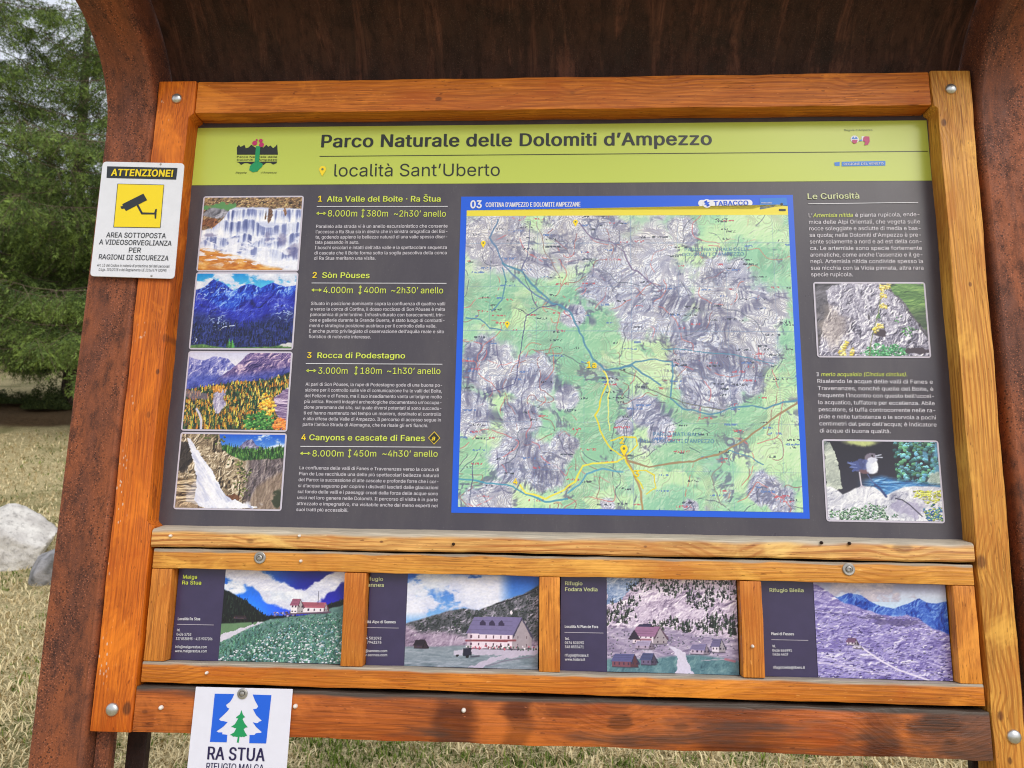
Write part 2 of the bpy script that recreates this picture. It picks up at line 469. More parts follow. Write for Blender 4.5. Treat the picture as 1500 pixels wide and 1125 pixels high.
def flush_text():
    made = []
    cache = {}
    for job in JOBS:
        for ln in job[1]:
            for s, wt, sh in ((ln[0], ln[6], ln[7]),):
                key = (s, wt, sh)
                if key in cache: continue
                c = bpy.data.curves.new('lettering', 'FONT')
                c.body = s; c.resolution_u = 3 if ln[5] > 7 else 2
                if FONT: c.font = FONT
                c.shear = sh; c.fill_mode = 'NONE'
                if wt > 0.012: c.space_character = 1.0 + wt * 1.6
                o = bpy.data.objects.new('lettering', c); COL.objects.link(o)
                cache[key] = o
    ch = bpy.data.curves.new('cap', 'FONT'); ch.body = 'H'; ch.fill_mode = 'NONE'
    if FONT: ch.font = FONT
    oh = bpy.data.objects.new('cap', ch); COL.objects.link(oh)
    bpy.context.view_layer.update()
    dg = bpy.context.evaluated_depsgraph_get()
    def grab(o):
        """outlines of the letters, each outer contour filled with its own holes (some letters are built of overlapping strokes)"""
        me = bpy.data.meshes.new_from_object(o.evaluated_get(dg))
        n = len(me.vertices)
        v = np.zeros(n * 3, np.float32); me.vertices.foreach_get('co', v); v = v.reshape(-1, 3)
        e = np.zeros(len(me.edges) * 2, np.int32); me.edges.foreach_get('vertices', e); e = e.reshape(-1, 2)
        bpy.data.meshes.remove(me)
        nxt = dict(zip(e[:, 0].tolist(), e[:, 1].tolist()))
        seen, loops = set(), []
        for st in range(n):
            if st in seen or st not in nxt: continue
            lp = []; k = st
            while k not in seen and k in nxt:
                seen.add(k); lp.append(k); k = nxt[k]
            if len(lp) > 2: loops.append(np.array(lp))
        if not loops: return v, np.zeros((0, 3), np.int32)
        from mathutils.geometry import delaunay_2d_cdt
        bb = sorted([(float(v[l, 0].min()), float(v[l, 0].max()), k) for k, l in enumerate(loops)])
        groups, hi = [], -9
        for a, b, k in bb:                        # outlines that overlap sideways belong to one letter
            if a < hi: groups[-1].append(k)
            else: groups.append([k])
            hi = max(hi, b)
        VO, FO, base = [], [], 0
        for gr in groups:
            pts, ed = [], []
            for k in gr:
                n0 = len(pts); l = loops[k]
                pts += [Vector((float(v[q, 0]), float(v[q, 1]))) for q in l]
                ed += [(n0 + q, n0 + (q + 1) % len(l)) for q in range(len(l))]
            vo, _, fo = delaunay_2d_cdt(pts, ed, [], 0, 1e-6)[:3]
            P = np.array([(q.x, q.y) for q in vo]); T = np.array([f for f in fo if len(f) == 3], np.int64).reshape(-1, 3)
            c = P[T].mean(1)
            A = np.array([pts[a][:] for a, b in ed]); B = np.array([pts[b][:] for a, b in ed])
            up = (A[None, :, 1] <= c[:, None, 1]) & (B[None, :, 1] > c[:, None, 1]); dn = (A[None, :, 1] > c[:, None, 1]) & (B[None, :, 1] <= c[:, None, 1])
            left = (B[None, :, 0] - A[None, :, 0]) * (c[:, None, 1] - A[None, :, 1]) - (c[:, None, 0] - A[None, :, 0]) * (B[None, :, 1] - A[None, :, 1])
            wnd = (up & (left > 0)).sum(1) - (dn & (left < 0)).sum(1)
            T = T[wnd != 0]
            VO.append(np.c_[P, np.zeros(len(P))]); FO.append(T + base); base += len(P)
        V_, T_ = np.concatenate(VO).astype(np.float32), np.concatenate(FO).astype(np.int32)
        a, b, c = V_[T_[:, 0]], V_[T_[:, 1]], V_[T_[:, 2]]
        cr = (b[:, 0] - a[:, 0]) * (c[:, 1] - a[:, 1]) - (b[:, 1] - a[:, 1]) * (c[:, 0] - a[:, 0])
        T_[cr < 0] = T_[cr < 0][:, ::-1]
        return V_, T_[np.abs(cr) > 1e-12]
    cap = grab(oh)[0][:, 1].max()
    geo = {k: grab(o) for k, o in cache.items()}
    for o in list(cache.values()) + [oh]:
        c = o.data; bpy.data.objects.remove(o); bpy.data.curves.remove(c)
    for name, lines, mat, parent, w, label in JOBS:
        V, F, n = [], [], 0
        for s, x0, y0, x1, y1, capx, wt, sh in lines:
            v, t = geo[(s, wt, sh)]
            if not len(v): continue
            a = Vector(at(x0, y0, w)); c = Vector(at(x0, y0 - capx, w))
            sy = (c - a).length / cap
            lo, hi = v[:, 0].min(), v[:, 0].max()
            if x1 is not None:
                b = Vector(at(x1, y1, w)); sx = (b - a).length / (hi - lo); d = (b - a).normalized()
            else:
                sx = sy; d = Vector((1, 0))
            up = Vector((-d.y, d.x))
            X = (v[:, 0] - lo) * sx; Y = v[:, 1] * sy
            P = np.stack([a.x + X * d.x + Y * up.x, a.y + X * d.y + Y * up.y, w + v[:, 2]], 1)
            k = wt * 1.0 * sy                      # bold: strokes thickened by slightly shifted layers of ink
            offs = [(0, 0)] if wt < .008 else [(-k, 0), (-k * .3, k * .3), (k * .3, -k * .3), (k, 0)] if wt < .028 else [(-k, 0), (-k * .6, k * .6), (-k * .6, -k * .6), (0, k * .7), (0, -k * .7), (k * .6, k * .6), (k * .6, -k * .6), (k, 0)]
            for q, (ox, oy) in enumerate(offs):
                V.append(P + np.array([ox, oy, .00008 * q])); F.append(t + n); n += len(v)
        o = np_mesh(name, np.concatenate(V), np.concatenate(F), mat, parent)
        if label: o['label'] = label

# ------------------------------------------------------------------ printed pictures
def vnoise(x, y, seed=0):
    r = np.random.RandomState(seed); g = r.rand(64, 64)
    xi = np.floor(x).astype(int); yi = np.floor(y).astype(int)
    fx = x - xi; fy = y - yi; fx = fx * fx * (3 - 2 * fx); fy = fy * fy * (3 - 2 * fy)
    a = g[yi % 64, xi % 64]; b = g[yi % 64, (xi + 1) % 64]; c = g[(yi + 1) % 64, xi % 64]; d = g[(yi + 1) % 64, (xi + 1) % 64]
    return (a * (1 - fx) + b * fx) * (1 - fy) + (c * (1 - fx) + d * fx) * fy
def fbm(x, y, oct=4, seed=0, rough=0.55):
    s = 0; a = 1; t = 0
    for i in range(oct):
        k = 2 ** i
        xr = (x * .8 + y * .6) if i % 2 else x; yr = (y * .8 - x * .6) if i % 2 else y
        s = s + a * vnoise(xr * k + 11.3 * i, yr * k + 5.7 * i, seed + i); t += a; a *= rough
    return s / t
def ridged(x, y, oct=4, seed=0):
    s = 0; a = 1; t = 0
    for i in range(oct):
        s = s + a * (1 - abs(2 * vnoise(x * 2 ** i + 3.3 * i, y * 2 ** i, seed + i) - 1)); t += a; a *= 0.55
    return s / t
def sm(x, a, b):
    t = np.clip((x - a) / (b - a), 0, 1); return t * t * (3 - 2 * t)
class Pic:
    """a small printed picture, painted on a fine grid of coloured points"""
    def __init__(s, w, h, base=(128, 128, 128)):
        s.w, s.h = w, h
        s.X, s.Y = np.meshgrid(np.linspace(0, 1, w), np.linspace(0, 1, h))
        s.I = np.ones((h, w, 3)) * np.array(base, float)
        s.asp = w / h
        wx = fbm(s.X * 26, s.Y * 26 / s.asp, 3, 401) - .5; wy = fbm(s.X * 26 + 9, s.Y * 26 / s.asp + 5, 3, 402) - .5
        s.XW = s.X + .03 * wx; s.YW = s.Y + .04 * wy
    def finish(s, amt=.10):
        g = fbm(s.X * s.w * .4, s.Y * s.h * .4, 2, 77) - .5
        lum = s.I.mean(-1, keepdims=True)
        # a print is sharpened and has a little more contrast than the scene
        p = np.pad(s.I, ((2, 2), (2, 2), (0, 0)), 'edge')
        bl = sum(p[a:a + s.h, b:b + s.w] for a in range(5) for b in range(5)) / 25
        s.I = s.I + .08 * (s.I - bl)
        s.I = np.clip((lum + (s.I - lum) * .93) * (1 + amt * g[..., None]), 0, 255)
        return s
    def put(s, mask, col):
        m = np.clip(mask, 0, 1)
        if np.ndim(m) == 2: m = m[..., None]
        col = np.asarray(col, float)
        s.I = s.I * (1 - m) + col * m
    def grad(s, stops, t=None):
        t = s.Y if t is None else t
        ks = [k for k, _ in stops]; cs = np.array([c for _, c in stops], float)
        return np.stack([np.interp(t, ks, cs[:, i]) for i in range(3)], -1)
    def poly(s, pts, straight=False):
        X, Y = (s.X, s.Y) if straight or len(pts) <= 4 else (s.XW, s.YW)
        ins = np.zeros(X.shape, bool); n = len(pts)
        for i in range(n):
            x1, y1 = pts[i]; x2, y2 = pts[(i + 1) % n]
            if y1 == y2: continue
            ins ^= ((y1 > Y) != (y2 > Y)) & (X < (x2 - x1) * (Y - y1) / (y2 - y1) + x1)
        return ins.astype(float)
    def under(s, pts, rough=0.0, freq=10, seed=1, soft=0.01):
        xs = [p[0] for p in pts]; ys = [p[1] for p in pts]
        y = np.interp(s.X, xs, ys) + rough * (fbm(s.X * freq, s.X * 0, 5, seed, .65) - 0.5) * 2
        return sm(s.Y, y - soft, y + soft)
    def line(s, pts, wd, soft=0.6):
        d = np.full(s.X.shape, 9.0)
        for (x1, y1), (x2, y2) in zip(pts[:-1], pts[1:]):
            ax, ay = (x2 - x1) * s.asp, y2 - y1; L = ax * ax + ay * ay + 1e-12
            t = np.clip(((s.X - x1) * s.asp * ax + (s.Y - y1) * ay) / L, 0, 1)
            d = np.minimum(d, np.hypot((s.X - x1) * s.asp - t * ax, s.Y - y1 - t * ay))
        return 1 - sm(d, wd * (1 - soft), wd * (1 + soft))
    def blob(s, cx, cy, rx, ry, rough=0.3, seed=3, soft=0.15, f=6):
        d = np.hypot((s.XW - cx) / rx, (s.YW - cy) / ry) + rough * 1.3 * (fbm(s.X * f * 2 * s.asp, s.Y * f * 2, 4, seed) - 0.5) * 2
        return 1 - sm(d, 1 - soft, 1 + soft)
    def n(s, fx, fy=None, oct=4, seed=0): return fbm(s.X * fx * s.asp, s.Y * (fy or fx), oct, seed)
    def rock(s, f, seed, stops, k=9.0, tilt=(.8, 1.0), warp=.5, stretch=(1, 1), oct=6):
        """stone or a mountain side: lit relief of warped noise"""
        x, y = s.X * s.asp * f * stretch[0], s.Y * f * stretch[1]
        x2 = x + warp * (fbm(x, y, 3, seed + 50) - .5) * 3; y2 = y + warp * (fbm(x + 7, y, 3, seed + 51) - .5) * 3
        h = ridged(x2, y2, oct, seed) * .6 + fbm(x2 * 1.3, y2 * 1.3, oct, seed + 9, .65) * .6
        gy, gx = np.gradient(h)
        t = np.clip(.5 + (gx * tilt[0] + gy * tilt[1]) * k * s.h / 130 * 9 / f * .36 + (h - .6) * 1.1, 0, 1)
        return s.grad(stops, t)
    def stamps(s, mask, n, fn, seed, ymin=0, ymax=1, xmin=0, xmax=1):
        """many small marks, far ones first. fn(r, y) -> (half width, height, colour, shape)"""
        r = np.random.RandomState(seed)
        P = np.stack([r.uniform(xmin, xmax, n), r.uniform(ymin, ymax, n)], 1); P = P[np.argsort(P[:, 1])]
        for x, y in P:
            ix, iy = min(s.w - 1, int(x * (s.w - 1))), min(s.h - 1, int(y * (s.h - 1)))
            if mask[iy, ix] < .5: continue
            hw, ht, col, shp = fn(r, y)
            x0, x1 = max(0, int((x - hw) * s.w) - 1), min(s.w, int((x + hw) * s.w) + 2)
            y0, y1 = max(0, int((y - ht) * s.h) - 1), min(s.h, int((y + (ht if shp != 'fir' else 0)) * s.h) + 2)
            if x1 <= x0 or y1 <= y0: continue
            X = s.X[y0:y1, x0:x1] - x; Y = s.Y[y0:y1, x0:x1] - y
            if shp == 'fir':
                u = np.clip((Y + ht) / ht, 0, 1.05)
                e = hw * u * (.75 + .35 * np.sin(u * 22 + x * 50)); m = (np.abs(X) < e + .2 / s.w) & (Y < .01)
                lit = np.where(X > 0, 1.25, .7)
            elif shp == 'tuft':
                m = (np.abs(X + Y * r.uniform(-.6, .6)) < hw * (1 + Y / ht) * .5 + .35 / s.w) & (np.abs(Y) < ht); lit = 1.0 - Y / ht * .3
            else:
                d = np.hypot(X / hw, Y / ht); m = d < 1; lit = 1.0 - (X / hw * .3 + Y / ht) * .35
            m = m[..., None] * .92
            s.I[y0:y1, x0:x1] = s.I[y0:y1, x0:x1] * (1 - m) + np.clip(np.array(col) * np.broadcast_to(lit, X.shape)[..., None], 0, 255) * m
    def cloud(s, mask, seed, f=3, thr=.5, col=(240, 242, 250), under=(170, 184, 215)):
        x, y = s.X * s.asp * f, s.Y * f * 1.5
        d = fbm(x, y, 6, seed, .6); m = sm(d, thr, thr + .10) * mask
        gy, gx = np.gradient(d)
        t = np.clip(.5 + gy * 5 + (d - thr) * 1.6, 0, 1)
        s.put(m, s.grad([(0, under), (1, col)], t))
    def mesh(s, name, u0, u1, v0, v1, w, parent, mat=None, label=None):
        U = u0 + s.X * (u1 - u0); Vv = v1 - s.Y * (v1 - v0)
        P = np.stack([U.ravel(), Vv.ravel(), np.full(U.size, w)], 1)
        idx = np.arange(s.w * s.h).reshape(s.h, s.w)
        F = np.stack([idx[1:, :-1].ravel(), idx[1:, 1:].ravel(), idx[:-1, 1:].ravel(), idx[:-1, :-1].ravel()], 1)
        c = np.clip(s.I, 0, 255) / 255
        c = np.where(c <= 0.04045, c / 12.92, ((c + 0.055) / 1.055) ** 2.4) * 0.98
        o = np_mesh(name, P, F, mat or M['print'], parent, c.reshape(-1, 3))
        if label: o['label'] = label
        return o

def pick(r, cols): return np.array(cols[r.randint(len(cols))], float) * r.uniform(.75, 1.2)

def pic_cascade():
    p = Pic(190, 144)
    p.I = p.rock(9, 3, [(0, (28, 22, 20)), (.45, (104, 80, 58)), (.75, (170, 134, 92)), (1, (220, 190, 140))])
    p.stamps((p.Y < .2) * 1., 260, lambda r, y: (.012, .008, pick(r, [(180, 140, 90), (120, 86, 60), (60, 46, 36), (200, 170, 110)]), 'dab'), 3, 0, .2)
    p.put(p.blob(.17, .13, .17, .05, .6, 4), (92, 150, 84)); p.put(p.blob(.15, .22, .15, .07, .3, 7), p.rock(5, 8, [(0, (84, 84, 92)), (1, (186, 184, 196))]))
    p.put(p.blob(.08, .35, .1, .06, .4, 7), p.rock(9, 18, [(0, (60, 34, 24)), (1, (190, 120, 70))]))
    lip = p.under([(0, .46), (.1, .44), (.2, .32), (.27, .17), (.33, .14), (.6, .14), (.67, .15), (.72, .17), (.8, .15), (1, .16)], .015, 16, 2, .012)
    # falling water: steps of strands
    X, Y = p.X, p.Y
    base = p.grad([(0, (150, 158, 204)), (1, (226, 228, 246))])
    w = base.copy()
    wav = .05 * fbm(X * 4, X * 0, 3, 5)
    lv = [(.14, .30), (.27, .50), (.46, .66), (.60, .80)]
    p.put(lip, (206, 212, 238))
    for i, (a, b) in enumerate(lv):
        yy = a + wav * (i + 1) + .10 * (i > 0) * (fbm(X * 3 + i * 7, X * 0, 3, 61 + i) - .5) * 2
        hb = (b - a) * (.8 + .5 * fbm(X * 5 + i, X * 0, 2, 71 + i))
        t = (Y - yy) / hb
        st = fbm(X * (46 - 6 * i), Y * 2.4 + i, 3, 12 + i)
        c = p.grad([(0, (76, 88, 146)), (.38, (138, 148, 198)), (.55, (208, 214, 238)), (1, (252, 252, 255))], np.clip(st * 1.3 - .22 + .45 * sm(t, .35, 1.0) + .25 * (1 - sm(t, 0, .12)), 0, 1))
        p.put(lip * (t > 0) * (t < 1.15) * (1 - .8 * sm(t, .9, 1.15)), c)
    foam = sm(fbm(X * 9, Y * 12, 5, 31), .46, .6) * lip * sm(Y, .42, .6)
    p.put(foam * .85, (246, 246, 254))
    for x, y, rx, ry in ((.685, .24, .025, .1), (.835, .2, .014, .07), (.64, .26, .012, .06)): p.put(p.blob(x, y, rx, ry, .3, 6), p.rock(9, 4, [(0, (60, 40, 34)), (1, (176, 130, 96))]))
    for x, y, rx, ry in ((.96, .74, .07, .08), (.83, .62, .05, .10), (.68, .56, .025, .06), (.1, .52, .06, .02)): p.put(p.blob(x, y, rx, ry, .7, 8, .5) * .55, (96, 90, 140))
    pool = p.under([(0, .70), (.2, .74), (.45, .84), (.7, .95), (1, 1.04)], .02, 9, 4, .03)
    p.put(pool, p.grad([(0, (150, 70, 16)), (.45, (214, 130, 38)), (.7, (238, 176, 84)), (1, (250, 226, 190))], fbm(X * 14, Y * 34, 5, 31)))
    p.put(sm(fbm(X * 9, Y * 30, 4, 44), .54, .62) * p.under([(0, .64), (.3, .7), (.6, .82), (1, .96)], .02, 9, 4, .03) * (1 - sm(Y - X * .3, .8, .95)) * .9, (240, 240, 250))
    return p

def mountains(p, pts, seed, stops, rough=.02, f=7, k=9, soft=.006, stretch=(1, 1)):
    m = p.under(pts, rough, 26, seed, soft)
    p.put(m, p.rock(f, seed, stops, k, (1, .6), .5, stretch))
    return m

def pic_blue():
    p = Pic(190, 144)
    p.I = p.grad([(0, (6, 140, 222)), (.2, (90, 200, 240))])
    p.cloud((p.Y < .3) * 1., 5, 3.4, .44)
    mountains(p, [(0, .22), (.08, .19), (.13, .12), (.17, .07), (.21, .1), (.27, .13), (.33, .19), (.39, .24), (.45, .17), (.52, .14), (.58, .15), (.65, .2), (.7, .16), (.77, .12), (.83, .15), (.9, .18), (1, .16)], 3,
              [(0, (4, 12, 90)), (.45, (14, 40, 176)), (.7, (34, 84, 222)), (1, (150, 190, 250))], .012, 8, 11)
    m = p.under([(0, .24), (.12, .34), (.25, .46), (.4, .5), (.5, .38), (.62, .3), (.75, .24), (.88, .3), (1, .3)], .03, 12, 6, .05)
    p.put(m * .75, p.rock(7, 16, [(0, (8, 6, 70)), (.5, (30, 30, 168)), (.85, (54, 62, 210)), (1, (120, 130, 235))], 8))
    low = p.under([(0, .5), (.3, .58), (.5, .72), (.8, .55), (1, .48)], .04, 8, 8, .08)
    p.put(low * .85, p.rock(12, 4, [(0, (6, 10, 40)), (.5, (22, 32, 92)), (1, (66, 84, 160))], 8))
    for cx, cy, rx, ry, sd in ((.9, .52, .11, .11, 3), (.25, .6, .09, .12, 4), (.3, .17, .12, .08, 5), (.07, .27, .09, .1, 6)):
        z = np.abs(fbm(p.X * 9 - p.Y * 12 + sd, p.Y * 10 + p.X * 6, 4, 17 + sd) - .5)
        p.put((1 - sm(z, .006, .03)) * p.blob(cx, cy, rx, ry, .5, 3, .4) * .9, (176, 200, 245))
    p.put(p.line([(.27, .78), (.30, .73), (.33, .715), (.40, .705), (.42, .7), (.42, .67)], .005), (214, 226, 250))
    p.put(p.line([(.03, .94), (.06, .9), (.04, .86)], .006), (200, 215, 240))
    p.stamps(p.under([(0, .7), (1, .62)], .03), 700, lambda r, y: (.006, .02 + .02 * y, pick(r, [(16, 26, 60), (30, 44, 96), (12, 18, 44)]), 'fir'), 5, .66, .98)
    p.put(p.under([(0, .965), (.1, .95), (.2, .97), (.38, 1.0), (.8, .98), (1, .93)], .01, 14, 3), p.rock(20, 3, [(0, (30, 60, 34)), (1, (120, 170, 84))]))
    p.stamps(np.ones(p.X.shape), 3, lambda r, y: (.035, .1, (70, 140, 60), 'fir'), 9, .985, 1.0, .38, .44)
    p.put(p.blob(.97, .96, .08, .03, .3, 2), (210, 208, 206))
    return p

def pic_autumn():
    p = Pic(190, 146)
    p.I = p.grad([(0, (206, 204, 230)), (.2, (246, 242, 248))])
    mountains(p, [(0, .05), (.07, .09), (.15, .1), (.24, .05), (.3, .06), (.38, .08), (.45, .16), (.6, .3)], 3, [(0, (44, 50, 140)), (.4, (96, 100, 186)), (.7, (150, 148, 210)), (1, (232, 228, 244))], .01, 8, 10)
    p.put(p.line([(.375, .2), (.37, .27)], .008), (225, 228, 245))
    mountains(p, [(0, .9), (.3, .34), (.42, .22), (.5, .13), (.55, .05), (.6, .0), (.65, -.05), (1, -.05)], 5, [(0, (34, 26, 84)), (.4, (92, 74, 136)), (.7, (150, 122, 170)), (1, (226, 196, 214))], .015, 7, 10, .006, (1, 1.4))
    m3 = p.under([(0, .3), (.2, .28), (.4, .33), (.7, .26), (1, .2)], .04, 8, 6, .06)
    p.put(m3 * .8, p.rock(9, 7, [(0, (16, 24, 92)), (.6, (50, 66, 170)), (1, (104, 116, 214))], 6))
    fo = p.under([(0, .48), (.2, .45), (.5, .38), (.8, .36), (1, .25)], .02, 18, 8, .01)
    p.put(fo, (34, 50, 36))
    hue = fbm(p.X * 7, p.Y * 6, 3, 55)
    def f(r, y): 
        k = r.rand() < .42
        return (.006 + .007 * y, .022 + .04 * y, pick(r, [(226, 150, 40), (240, 180, 60), (210, 120, 36), (236, 196, 90)] if k else [(36, 66, 44), (50, 86, 50), (28, 46, 40), (70, 100, 56)]), 'fir')
    p.stamps(fo, 2100, f, 5, .3, 1.02)
    p.put(p.blob(.1, .56, .12, .05, .8, 4) * .6, (150, 118, 150))
    p.put(p.blob(.33, .62, .06, .16, .45, 5), p.rock(9, 61, [(0, (84, 74, 112)), (.5, (150, 140, 178)), (1, (232, 224, 238))], 9, stretch=(1.5, .8)))
    p.stamps(p.blob(.32, .47, .08, .05, .3, 5), 60, lambda r, y: (.012, .03, pick(r, [(236, 150, 50)]), 'fir'), 8, .4, .52, .22, .42)
    p.stamps(p.blob(.33, .85, .2, .12, .3, 5), 60, lambda r, y: (.012, .06, pick(r, [(40, 70, 44), (226, 160, 50)]), 'fir'), 18, .8, 1.0, .2, .5)
    p.put(p.poly([(.86, .6), (.92, .52), (.97, .47), (1, .44), (1, 1), (.96, 1), (.93, .85), (.88, .75)]), p.rock(6, 71, [(0, (84, 60, 110)), (.5, (156, 130, 168)), (1, (236, 216, 236))], 9, (.3, 1.2), .3, (.5, 2.4)))
    p.stamps(p.blob(.79, .68, .08, .15, .5, 6), 260, lambda r, y: (.012, .016, pick(r, [(240, 176, 44), (220, 140, 30), (250, 206, 90)]), 'dab'), 3, .5, .85, .68, .9)
    p.stamps(p.blob(.75, .9, .14, .13, .4, 8), 420, lambda r, y: (.014, .014, pick(r, [(50, 118, 48), (34, 84, 36), (96, 150, 70)]), 'dab'), 4, .76, 1., .58, .92)
    p.stamps(p.blob(.95, .93, .07, .08, .4, 9), 120, lambda r, y: (.012, .014, pick(r, [(226, 110, 40), (240, 150, 70)]), 'dab'), 5, .84, 1., .86, 1.)
    p.put(p.line([(.12, .74), (.15, .8), (.175, .88), (.18, 1)], .014), (214, 212, 232))
    return p

def pic_fall():
    p = Pic(190, 144)
    p.I = p.grad([(0, (16, 86, 214)), (.3, (130, 190, 245))])
    p.cloud((p.Y < .4) * 1., 15, 3.4, .46, (240, 246, 254), (150, 186, 230))
    mountains(p, [(0, .4), (.55, .19), (.6, .12), (.64, .08), (.68, .07), (.72, .13), (.8, .2), (1, .25)], 4, [(0, (40, 40, 92)), (.5, (110, 104, 150)), (1, (206, 200, 220))], .02, 14, 9)
    cliff = p.under([(0, -.1), (.35, -.1), (.4, .2), (.48, .28), (.62, .36), (1, .32)], .02, 12, 5)
    ridge = p.under([(0, .1), (.42, .16), (.6, .2), (.8, .2), (1, .16)], .03, 26, 4)
    p.put(ridge, (40, 76, 38))
    p.stamps(ridge, 420, lambda r, y: (.011, .05, pick(r, [(46, 96, 40), (30, 64, 34), (90, 138, 60)]), 'fir'), 6, .17, .38, .38, 1.0)
    p.put(cliff, p.rock(7, 13, [(0, (24, 20, 18)), (.35, (92, 76, 58)), (.6, (156, 134, 104)), (.8, (206, 186, 152)), (1, (246, 232, 208))], 11, (.9, .7), .7, (1.2, .8)))
    dark = sm(p.X, .6, .72) * cliff
    p.put(dark * .75, p.rock(7, 23, [(0, (30, 26, 34)), (.6, (100, 88, 104)), (1, (170, 156, 160))], 10, (.9, .7), .5, (1.6, .6)))
    p.put(p.under([(.0, 1.), (.7, .95), (.76, .72), (.85, .62), (1, .5)], .03, 9, 9, .05) * (p.X > .7) * .5, (170, 140, 104))
    p.put(p.blob(.04, .32, .08, .2, .4, 3) * .8, (34, 28, 28))
    strata = p.under([(0, .6), (.2, .62), (.4, .9)], .02) * (p.X < .35)
    p.put(strata, p.rock(6, 33, [(0, (40, 28, 20)), (.5, (140, 112, 80)), (1, (232, 208, 166))], 10, (.2, 1.4), .3, (.5, 3)))
    p.stamps(p.blob(.62, .6, .09, .2, .5, 8) + p.blob(.3, .04, .14, .08, .6, 6) + p.blob(.55, .38, .1, .04, .5, 2), 700, lambda r, y: (.011, .013, pick(r, [(84, 96, 44), (52, 66, 30), (130, 138, 70)]), 'dab'), 4, 0, .85)
    p.put(p.blob(.53, .86, .09, .05, .6, 2) * .8, (110, 60, 36)); p.put(p.blob(.97, .88, .05, .12, .3, 3) * .85, (44, 54, 34))
    w = p.poly([(.05, .05), (.1, .09), (.14, .17), (.18, .25), (.24, .35), (.3, .46), (.36, .58), (.42, .72), (.47, .82), (.54, .88), (.66, .93), (.8, .985), (.55, 1), (.3, 1), (.22, .96), (.18, .88), (.19, .75), (.18, .6), (.15, .42), (.1, .22)])
    st = fbm(p.X * 26 - p.Y * 13, p.Y * 5, 4, 12)
    p.put(w * sm(st + .25, .2, .5), p.grad([(0, (150, 158, 200)), (.35, (204, 208, 232)), (.6, (240, 240, 250)), (1, (255, 255, 255))], np.clip(st * 1.3 - .1, 0, 1)))
    p.put(p.blob(.2, .8, .1, .16, .8, 5, .6) * .5, (226, 224, 238)); p.put(p.blob(.5, .95, .2, .05, .7, 6, .4), (244, 244, 252))
    p.put(p.under([(0, .9), (.15, .93), (.3, 1.02)], .01), p.rock(9, 5, [(0, (76, 56, 44)), (1, (220, 190, 150))]))
    return p

def pic_artemisia():
    p = Pic(190, 132)
    p.I = p.rock(5, 2, [(0, (40, 38, 46)), (1, (128, 124, 136))])
    rk = p.poly([(.1, .1), (.16, .03), (.3, 0), (.6, .0), (.72, .15), (.8, .3), (.86, .45), (.93, .6), (1, .78), (1, 1), (.0, 1), (.02, .8), (.05, .6), (.12, .35)])
    p.put(rk, p.rock(8, 44, [(0, (46, 44, 60)), (.35, (112, 108, 130)), (.6, (168, 164, 184)), (.8, (214, 210, 224)), (1, (250, 248, 252))], 10, (1, .8), .7))
    p.put(p.blob(.15, .6, .13, .25, .4, 5, .5) * .45, (196, 176, 156))
    g = p.poly([(.66, 0), (1, 0), (1, .68), (.94, .56), (.9, .5), (.85, .35), (.8, .25), (.72, .12)])
    p.put(g, p.rock(6, 9, [(0, (30, 52, 38)), (.5, (84, 132, 66)), (1, (166, 206, 110))], 6, (.2, 1), .4, (.6, 2)))
    p.put(g * sm(p.Y, .25, .5) * .6, (60, 70, 66))
    p.stamps(p.blob(.62, .95, .2, .1, .5, 7), 500, lambda r, y: (.012, .012, pick(r, [(70, 160, 98), (44, 120, 74), (110, 190, 130)]), 'tuft'), 7, .8, 1., .36, .86)
    p.stamps(p.blob(.83, .66, .06, .07, .5, 6) + p.blob(.75, .5, .03, .05, .5, 6) + p.blob(.56, .46, .02, .03, .5, 6), 260, lambda r, y: (.008, .01, pick(r, [(96, 164, 88), (60, 120, 66)]), 'dab'), 9, .35, .8, .5, .92)
    p.put(p.blob(.57, .7, .06, .05, .6, 8) + p.blob(.88, .93, .12, .04, .5, 2), (70, 58, 70)); p.put(p.blob(.48, .45, .012, .06, .4, 3), (90, 84, 96))
    p.put(p.line([(.46, 1), (.475, .85), (.5, .72), (.535, .55), (.57, .4), (.6, .18), (.63, .05)], .006), (120, 130, 84))
    for x, y, q in ((.62, .06, 5), (.67, .04, 5), (.62, .17, 4), (.615, .32, 4), (.57, .6, 4), (.25, .83, 6), (.23, .88, 5), (.3, .94, 6), (.21, .97, 4), (.53, .64, 3)):
        p.stamps(p.blob(x, y, .03, .045, 0), 26, lambda r, y_: (.011, .014, pick(r, [(230, 206, 84), (200, 172, 60), (250, 234, 150)]), 'dab'), q, y - .05, y + .05, x - .03, x + .03)
    return p

